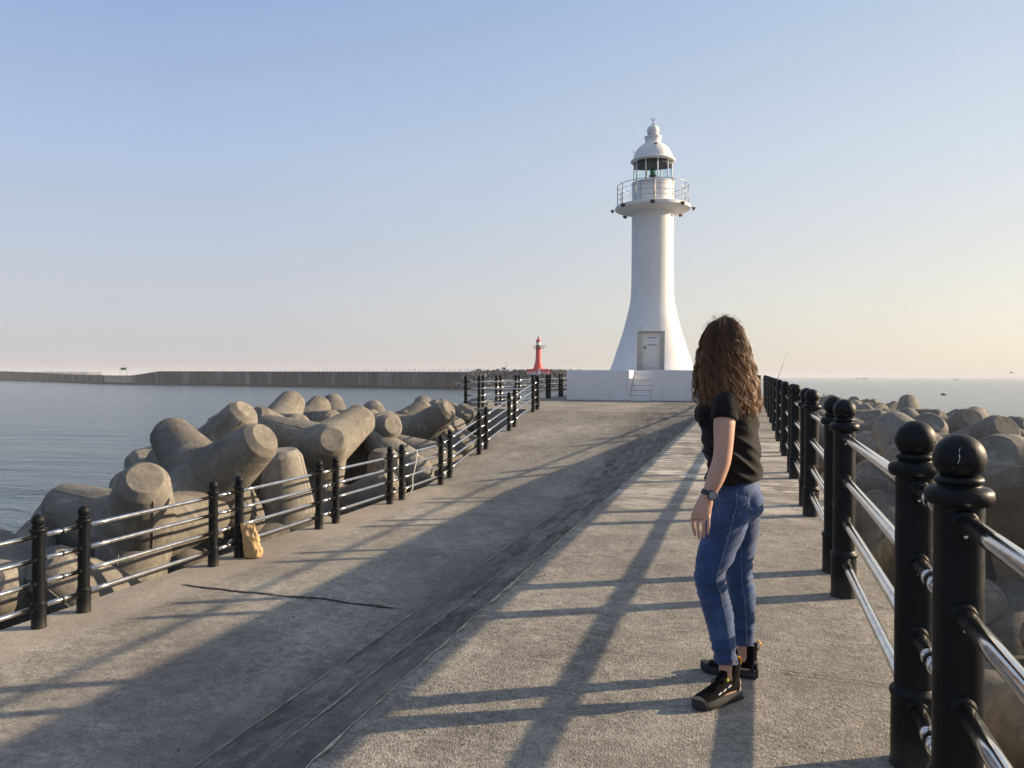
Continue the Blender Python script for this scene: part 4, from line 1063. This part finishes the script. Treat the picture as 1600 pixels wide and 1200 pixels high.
    # legs
    LL = [(-.020, -.080, .87), (-.070, -.100, .72), (-.128, -.115, .55), (-.098, -.122, .40), (-.062, -.130, .20), (-.050, -.132, .07)]
    RL = [(.050, .085, .87), (.058, .095, .70), (.060, .105, .51), (.085, .118, .36), (.096, .128, .20), (.105, .133, .07)]
    limb(m, LL, [.078, .075, .056, .056, .038, .034]); limb(m, RL, [.078, .074, .054, .054, .038, .034])
    limb(m, [(-.02, -.115, .045), (-.09, -.158, .04), (-.17, -.212, .03)], [.030, .034, .022]); limb(m, [(.135, .120, .045), (.06, .150, .04), (-.03, .182, .03)], [.030, .034, .022])
    body = fuse(m.build('body', skin, t), 0.0031, 4, 0.5)
    # jeans ------------------------------------------------
    m = MB()
    torso(m, [(0.80, .020, 0, .096, .150, 1, 0), (0.86, .022, 0, .108, .168, .95, 0), (0.92, .018, 0, .108, .165, .95, 0), (0.985, .008, 0, .098, .145, 1, .05)], rot=TR)
    for s_ in (-1, 1): m.sphere((.062 + s_ * .020, s_ * .074, .868), 1, 20, 14, sc=(.078, .085, .088))
    limb(m, [(-.020, -.080, .87), (-.062, -.096, .76), (-.098, -.108, .66), (-.134, -.115, .555), (-.118, -.120, .47), (-.094, -.123, .38), (-.078, -.127, .28), (-.062, -.130, .170)],
         [(.100, .092), (.093, .090), (.082, .082), (.067, .068), (.066, .066), (.065, .063), (.056, .056), (.049, .051)], 28, up=V3((1, 0, 0)))
    limb(m, [(.050, .080, .87), (.062, .090, .74), (.062, .098, .63), (.062, .104, .52), (.076, .112, .44), (.088, .120, .35), (.092, .126, .26), (.097, .128, .162)],
         [(.100, .092), (.092, .090), (.077, .080), (.064, .066), (.063, .064), (.060, .060), (.053, .053), (.049, .050)], 28, up=V3((1, 0, 0)))
    jeans = fuse(m.build('jeans', den, t), 0.0052, 5, 0.5)
    def wrinkle(o, fn):
        me = o.data; me.update()
        ns = [v.normal.copy() for v in me.vertices]
        for v, nn in zip(me.vertices, ns): v.co += nn * fn(v.co)
        me.update()
    def jw(p):
        left = p.y < 0.0; kn = .53 if left else .50
        w = math.exp(-((p.z - kn) / .075) ** 2) + 0.95 * math.exp(-((p.z - .80) / .06) ** 2) + 0.7 * math.exp(-((p.z - .24) / .08) ** 2) + .28
        q = V3((p.x * 5 + p.z * 5.0, p.y * 5 + 3, (p.z - .55 * p.x) * 30)); n1 = noise.noise(q)
        rdg = (1 - abs(n1) * 2.6); n2 = noise.noise(V3((p.x * 10, p.y * 10, p.z * 34)))
        return w * (0.0058 * max(-1, rdg) - .003 + .0026 * n2)
    wrinkle(jeans, jw)
    bv = BVHTree.FromPolygons([v.co for v in jeans.data.vertices], [p.vertices[:] for p in jeans.data.polygons])
    def stitch(pts, r, name, mat, n=60, off=.0008, dash=False):
        P = [V3(p) for p in pts]; Q = []
        for k in range(len(P) - 1):
            for i in range(n // (len(P) - 1)):
                q = P[k].lerp(P[k + 1], i / (n // (len(P) - 1))); h = bv.find_nearest(q)
                if h[0] is not None: Q.append(h[0] + h[1] * off)
        mm = MB()
        if dash:
            for i in range(0, len(Q) - 1, 2): mm.tube([Q[i], Q[i].lerp(Q[i + 1], .9)], r, 5)
        else: mm.tube(Q, r, 6)
        return mm.build(name, mat, jeans)
    stitch([(-.035, -.20, .965), (-.040, -.21, .86), (-.070, -.22, .74), (-.098, -.21, .64), (-.118, -.20, .55), (-.085, -.20, .42), (-.058, -.20, .30), (-.040, -.20, .175)], .0015, 'side_seam', thread, 140)
    stitch([(-.028, -.20, .965), (-.033, -.21, .86), (-.063, -.22, .74), (-.091, -.21, .64), (-.111, -.20, .55), (-.078, -.20, .42), (-.051, -.20, .30), (-.033, -.20, .175)], .0012, 'side_seam', thread, 180, dash=True)
    stitch([(.050, .03, .70), (.052, .03, .60), (.058, .04, .50), (.078, .05, .38), (.090, .06, .26), (.094, .06, .17)], .0018, 'inner_seam', thread, 120)
    stitch([(.035, -.18, .945), (.035, -.19, .86), (.060, -.19, .835), (.105, -.15, .845), (.135, -.10, .865), (.13, -.09, .95)], .0014, 'back_pocket', thread, 110, dash=True)
    stitch([(.042, -.18, .940), (.042, -.19, .866), (.064, -.19, .843), (.104, -.15, .852), (.128, -.10, .872), (.124, -.09, .95)], .0012, 'back_pocket', thread, 110, dash=True)
    stitch([(.18, -.01, .96), (.18, -.005, .90), (.17, 0, .84)], .0018, 'back_seam', thread, 40)
    for cx, cy, z in ((-.062, -.130, .181), (.096, .128, .173)):
        stitch([(cx + .07 * math.cos(a), cy + .07 * math.sin(a), z) for a in [2 * math.pi * i / 12 for i in range(13)]], .0011, 'hem_stitch', thread, 96, dash=True)
    for cx, cy, z, r in ((-.062, -.130, .1690, .0495), (.0970, .128, .1615, .0492)):
        mm = MB(); mm.tube([(cx + r * math.cos(a), cy + r * math.sin(a), z + .003 * math.sin(a * 3)) for a in [2 * math.pi * i / 32 for i in range(33)]], .0035, 8, cap=False); mm.build('hem', den, jeans)
    # shirt ------------------------------------------------
    m = MB()
    torso(m, [(0.965, -.002, 0, .132, .172, .95, .10), (1.03, -.004, 0, .126, .165, .95, .10), (1.12, -.008, 0, .123, .158, 1, .04), (1.20, -.016, 0, .132, .163, 1, 0), (1.27, -.022, 0, .140, .168, 1, 0), (1.32, -.014, 0, .112, .162, 1, 0), (1.37, -.006, 0, .082, .130, 1, 0), (1.415, -.006, 0, .060, .080, 1, 0)], rot=TR)
    for s_ in (-1, 1): m.sphere((-.105 + s_ * .012, s_ * .070 + .028, 1.262), 1, 18, 14, sc=(.062, .066, .062))
    limb(m, [ls + V3((.01, .03, .0)), (-.078, -.164, 1.31), (-.090, -.186, 1.250)], [.050, .058, (.060, .056)], up=V3((1, 0, 0)))
    limb(m, [rs_ + V3((0, -.03, 0)), (.045, .178, 1.31), (.055, .203, 1.25)], [.050, .058, (.060, .056)], up=V3((1, 0, 0)))
    tshirt = fuse(m.build('t_shirt', tee, t), 0.0055, 4, 0.5)
    def tw_(p):
        w = .35 + math.exp(-((p.z - 1.08) / .09) ** 2) + .4 * math.exp(-((p.z - 1.0) / .05) ** 2)
        q = V3((p.x * 4 - p.z * 3, p.y * 5 + 9, (p.z + .7 * p.x) * 17)); n1 = noise.noise(q)
        return w * (.011 * (1 - abs(n1) * 2.8) * (1 if p.z < 1.24 else .4) - .004 + .004 * noise.noise(V3((p.x * 9, p.y * 9, p.z * 12 + 4))))
    wrinkle(tshirt, tw_)
    # hair ------------------------------------------------
    hm = []
    for k, (c0, c1) in enumerate((((.024, .011, .005), (.10, .043, .016)), ((.050, .022, .009), (.21, .095, .036)), ((.085, .042, .017), (.38, .20, .085)))):
        hmat, nt, b = newmat('brown_hair'); c = coords(nt, 'Object'); sp = N(nt, 'ShaderNodeSeparateXYZ'); nt.links.new(c, sp.inputs[0])
        f = math_(nt, 'MULTIPLY', math_(nt, 'SUBTRACT', 1.70, sp.outputs[2]), 2.3, True)
        nt.links.new(mix(nt, c0, c1, f), b.inputs['Base Color']); b.inputs['Roughness'].default_value = 0.48; b.inputs['Specular IOR Level'].default_value = 0.5
        hm.append(hmat)
    env = [(1.726, -0.04, 0.0, 0.0), (1.714, -0.04, 0.0368, 0.0361), (1.689, -0.041, 0.0662, 0.0627), (1.654, -0.041, 0.0846, 0.0817), (1.605, -0.041, 0.0975, 0.095), (1.548, -0.04, 0.1104, 0.1064), (1.491, -0.038, 0.1224, 0.1197), (1.434, -0.035, 0.1306, 0.1425), (1.376, -0.031, 0.1362, 0.1786), (1.319, -0.025, 0.1352, 0.2014), (1.24, -0.017, 0.1178, 0.2042)]
    def ev(z):
        for (z0, c0, a0, b0), (z1, c1, a1, b1) in zip(env, env[1:]):
            if z >= z1: f = (z0 - z) / (z0 - z1); f = max(0, f); return c0 + (c1 - c0) * f, a0 + (a1 - a0) * f, b0 + (b1 - b0) * f
        return env[-1][1:]
    def adist(a, b_): return abs((a - b_ + math.pi) % (2 * math.pi) - math.pi)
    face = math.radians(168)
    core = MB(); rings = []
    for k in range(26):
        z = 1.709 - .39 * k / 25; cx, rx, ry = ev(z + .012); ry = min(ry, .135); ring = []
        for i in range(28):
            a = 2 * math.pi * i / 28; ff = .86
            if z < 1.665 and adist(a, face) < math.radians(42): ff = .45
            ff *= 1 + .06 * noise.noise(V3((math.cos(a) * 2, math.sin(a) * 2, z * 9)))
            ring.append((cx + .004 + rx * ff * math.cos(a), .012 + ry * ff * math.sin(a), z))
        rings.append(ring)
    core.rings(rings); hair = core.build('hair', hm[0], t)
    rh = random.Random(11); ms = [MB(), MB(), MB()]
    # the hair falls in curling locks, each a bundle of strands that share a spiral
    for lk in range(380):
        a = rh.uniform(0, 2 * math.pi)
        if adist(a, face) < math.radians(36) and rh.random() < .93: continue
        zr = rh.choice((rh.uniform(1.59, 1.718), rh.uniform(1.700, 1.723), rh.uniform(1.700, 1.723)))
        zend = 1.255 + rh.betavariate(1.3, 4) * .28 + .02 * math.sin(a * 3 + 1)
        rho = rh.uniform(.84, 1.0) if rh.random() < .86 else rh.uniform(1.0, 1.10)
        ph = rh.uniform(0, 6.28); amp = rh.uniform(.004, .010); wl = rh.uniform(.065, .115); drift = rh.gauss(0, .10); L_ = zr - zend; hand = rh.choice((-1, 1))
        tone = rh.random(); tone = 0 if tone < .34 else (1 if tone < .74 else 2)
        for s_ in range(19):
            n = 24; pts = []; sp_ = rh.uniform(.2, 1.0); oa = rh.uniform(0, 6.28); l2 = L_ * rh.uniform(.86, 1.03); pj = rh.gauss(0, .45); aj = rh.gauss(0, .07); fr = rh.uniform(0, 6.28)
            for k in range(n + 1):
                u = k / n; z = zr - l2 * u
                cx, rx, ry = ev(z + (.010 if u < .2 else 0)); g = min(1, max(0, (1.726 - z)) / .14)
                aa = a + drift * u + aj * (1 - .3 * u)
                q = hand * 2 * math.pi * (l2 * u) / wl + ph + pj; am = amp * (.25 + 1.0 * u) * min(1, u * 2.4) * g; w_ = .0058 * sp_ * g
                x = cx + rx * rho * math.cos(aa) + am * math.cos(q) + w_ * math.cos(oa + q * .3) + .0016 * g * math.sin(u * 31 + fr)
                y = .012 + ry * rho * math.sin(aa) + am * math.sin(q) + w_ * math.sin(oa + q * .3) + .0016 * g * math.cos(u * 27 + fr)
                pts.append((x, y, z + am * .3 * math.sin(q * 1.0 + 1)))
            r0 = rh.uniform(.0006, .0011); rad = [r0] * (n - 3) + [r0 * .8, r0 * .6, r0 * .4, r0 * .2]
            mi = tone if rh.random() < .7 else rh.randrange(3)
            ms[mi].tube(pts, rad, 3, cap=False)
    for s_ in range(420):      # loose single curls
        a = rh.uniform(0, 2 * math.pi)
        if adist(a, face) < math.radians(30): continue
        zr = rh.uniform(1.61, 1.722); l2 = rh.uniform(.15, .44); l2 = min(l2, zr - 1.28); rho = rh.uniform(1.0, 1.10); wl = rh.uniform(.04, .08); ph = rh.uniform(0, 6.3); amp = rh.uniform(.006, .014); pts = []
        for k in range(25):
            u = k / 24; z = zr - l2 * u; cx, rx, ry = ev(z); g = min(1, u * 2.5) * min(1, max(0, 1.726 - z) / .1); q = 2 * math.pi * l2 * u / wl + ph; ro = 1 + (rho - 1) * min(1, u * 3)
            pts.append((cx + rx * ro * math.cos(a) + amp * g * math.cos(q), .012 + ry * ro * math.sin(a) + amp * g * math.sin(q), z))
        ms[2 if rh.random() < .6 else 1].tube(pts, .0007, 3, cap=False)
    for s_ in range(110):      # short frizz on the crown
        a = rh.uniform(0, 2 * math.pi); z = rh.uniform(1.645, 1.72); cx, rx, ry = ev(z)
        p = V3((cx + rx * .97 * math.cos(a), .012 + ry * .97 * math.sin(a), z)); l = rh.uniform(.006, .020); pts = []
        for k in range(8):
            u = k / 7; pts.append(p + V3((math.cos(a) * l * u, math.sin(a) * l * u, l * 1.1 * math.sin(u * 3.0))) + V3((-math.sin(a) * .012 * u, math.cos(a) * .012 * u, 0)))
        ms[1].tube(pts, .0005, 3, cap=False)
    for k in range(3):
        o = ms[k].build('hair_strands', hm[k], hair)
    # watch ------------------------------------------------
    w = MB(); wc = V3((-.164, -.2135, .930)); ax = (V3((-.170, -.214, .915)) - V3((-.128, -.208, 1.01))).normalized()
    u = V3((0, -1, 0)); u = (u - ax * u.dot(ax)).normalized(); s2 = ax.cross(u)
    rsr = []
    for dz, k in ((-.011, 1.0), (-.010, 1.06), (.010, 1.06), (.011, 1.0)):
        rsr.append([wc + ax * dz + u * math.cos(2 * math.pi * i / 28) * .0255 * k + s2 * math.sin(2 * math.pi * i / 28) * .0325 * k for i in range(28)])
    w.rings(rsr); watch = w.build('watch', MAT['dark'], t)
    fc = wc + u * .026 + s2 * (-.010)
    m4 = Matrix((s2, ax, u)).transposed().to_4x4(); m4.translation = fc
    w = MB(); w.lathe([(.019, -.004), (.0225, -.002), (.0225, .005), (.0225, .005), (.020, .0075), (.0175, .0075), (.0175, .0075), (.0172, .0060)], seg=32, mi=0)
    w.lathe([(.0172, .0058), (.0172, .0062)], seg=32, mi=1)
    for i in range(4): w.box((.021 * math.cos(i * 1.57 + .78), .021 * math.sin(i * 1.57 + .78), .002), (.006, .006, .006), 0)
    o = w.build('watch_face', [MAT['dark'], MAT['grey']], watch); o.matrix_local = m4
    # shoes ------------------------------------------------
    blk = plain('black_mesh_fabric', (0.004, 0.004, 0.005), 0.9, 0, 0.3, 40, 0.5, 400, 0.12); sole = plain('grey_rubber', (0.034, 0.036, 0.038), 0.8, 0, 0.2, 30, 0.3, 80, 0.2)
    tan = plain('taupe_heel', (0.30, 0.25, 0.22), 0.6); org = plain('orange_loop', (0.75, 0.33, 0.03), 0.6); whi = plain('reflective_white', (0.75, 0.75, 0.75), 0.4); yel = plain('yellow_tab', (0.6, 0.55, 0.05), 0.5)
    def shoe(h, toe, near):
        h = V3(h); d = V3(toe) - h; L_ = d.length; ang = math.atan2(d.y, d.x); k = L_ / .28
        sh = link('shoe', None, t, h); sh.rotation_euler = (0, 0, ang)
        sd = 1 if near else -1
        prof = [(0.0, .026, .030, .075), (.012, .033, .030, .088), (.04, .036, .03, .10), (.08, .036, .03, .105), (.12, .037, .03, .098), (.16, .041, .03, .078), (.20, .044, .03, .062), (.235, .042, .03, .052), (.262, .033, .03, .044), (.278, .018, .032, .037)]
        m = MB(); R2 = []
        for u_, hw, z0, z1 in prof:
            ring = []
            for i in range(24):
                a = 2 * math.pi * i / 24; ca, sa = math.cos(a), math.sin(a)
                y = hw * math.copysign(abs(ca) ** .8, ca); zc = (z0 + z1) / 2; hz_ = (z1 - z0) / 2
                ring.append((u_ * k, y * (1 - .22 * max(0, sa)), zc + hz_ * math.copysign(abs(sa) ** .8, sa)))
            R2.append(ring)
        m.rings(R2)
        m.tube([(.052 * k, 0, .07), (.052 * k, 0, .10), (.050 * k, 0, .130), (.046 * k, 0, .166)], [(.050, .036), (.047, .036), (.046, .039), (.045, .041)], 24, up=V3((1, 0, 0)))
        m.tube([(.17 * k, 0, .066), (.11 * k, 0, .105), (.085 * k, 0, .14)], [(.016, .022), (.016, .022), (.012, .02)], 12)
        fuse(m.build('upper', blk, sh), .0032, 3, .5)
        m = MB(); R2 = []
        out = [(-.006, .018), (.004, .030), (.03, .038), (.08, .038), (.13, .040), (.18, .046), (.225, .046), (.26, .036), (.282, .018), (.288, .006)]
        def loop(z, g):
            l = [(u_ * k, (hw + g)) for u_, hw in out]; return [(x, y, z + .010 * max(0, (x - .2 * k) / (.08 * k)) ** 2) for x, y in l] + [(x, -y, z + .010 * max(0, (x - .2 * k) / (.08 * k)) ** 2) for x, y in reversed(l)]
        m.rings([loop(.001, -.004), loop(.006, 0), loop(.020, .001), loop(.023, -.001), loop(.034, -.002), loop(.040, -.006)])
        for i in range(11):
            for e in (-1, 1): m.box(((.012 + i * .023) * k, e * (.036 + .004 * math.sin(min(1, i / 9) * 3.1)), .006), (.012, .009, .010), 0)
        m.build('sole', sole, sh)
        m = MB(); ring = []
        for u_, a0 in ((.0, 0),):
            pass
        R2 = []
        for z, g in ((.036, .003), (.05, .0045), (.068, .0035), (.085, .001)):
            w_ = 1.25 - (z - .036) * 9
            pts = []
            for i in range(17):
                a = math.pi - w_ * 1.25 + 2 * 1.25 * w_ * i / 16
                pts.append((.040 * k + (.040 * k + g) * math.cos(a), (.034 + g) * math.sin(a), z))
            inner = [(.040 * k + (p[0] - .040 * k) * .86, p[1] * .86, p[2]) for p in reversed(pts)]
            R2.append(pts + inner)
        m.rings(R2); m.build('heel_counter', tan if near else sole, sh)
        m = MB(); m.tube([(.004 * k, 0, .125), (-.012, 0, .145), (-.016, 0, .162), (-.006, 0, .176), (.004 * k, 0, .168)], [(.003, .009)] * 5, 8, up=V3((1, 0, .2)))
        m.build('pull_loop', org, sh)
        m = MB()
        for i in range(5): m.tube([(x_ * k, y_, z_) for x_, y_, z_ in [(.165 - i * .019, -.020, .072 + i * .0135), (.168 - i * .019, 0, .085 + i * .0135), (.165 - i * .019, .020, .072 + i * .0135)]], .0022, 6)
        m.tube([(.150 * k, 0, .100), (.178 * k, sd * .012, .118), (.196 * k, sd * .018, .112), (.185 * k, sd * .010, .102), (.152 * k, 0, .098)], .0018, 6)
        m.build('lace', blk, sh)
        m = MB()
        for x_, z_ in ((.165, .060), (.130, .066), (.098, .076)):
            m.box((x_ * k, sd * (.0405 if x_ > .14 else .0365), z_), (.021, .004, .005), 0, Matrix.Rotation(math.radians(22), 3, 'Y'))
        m.box((.105 * k, sd * .031, .103), (.009, .006, .010), 1); m.build('side_flash', [whi, yel], sh)
        return sh
    shoe((.002, -.098, 0), (-.228, -.250, 0), True)
    shoe((.158, .116, 0), (-.086, .198, 0), False)
woman()
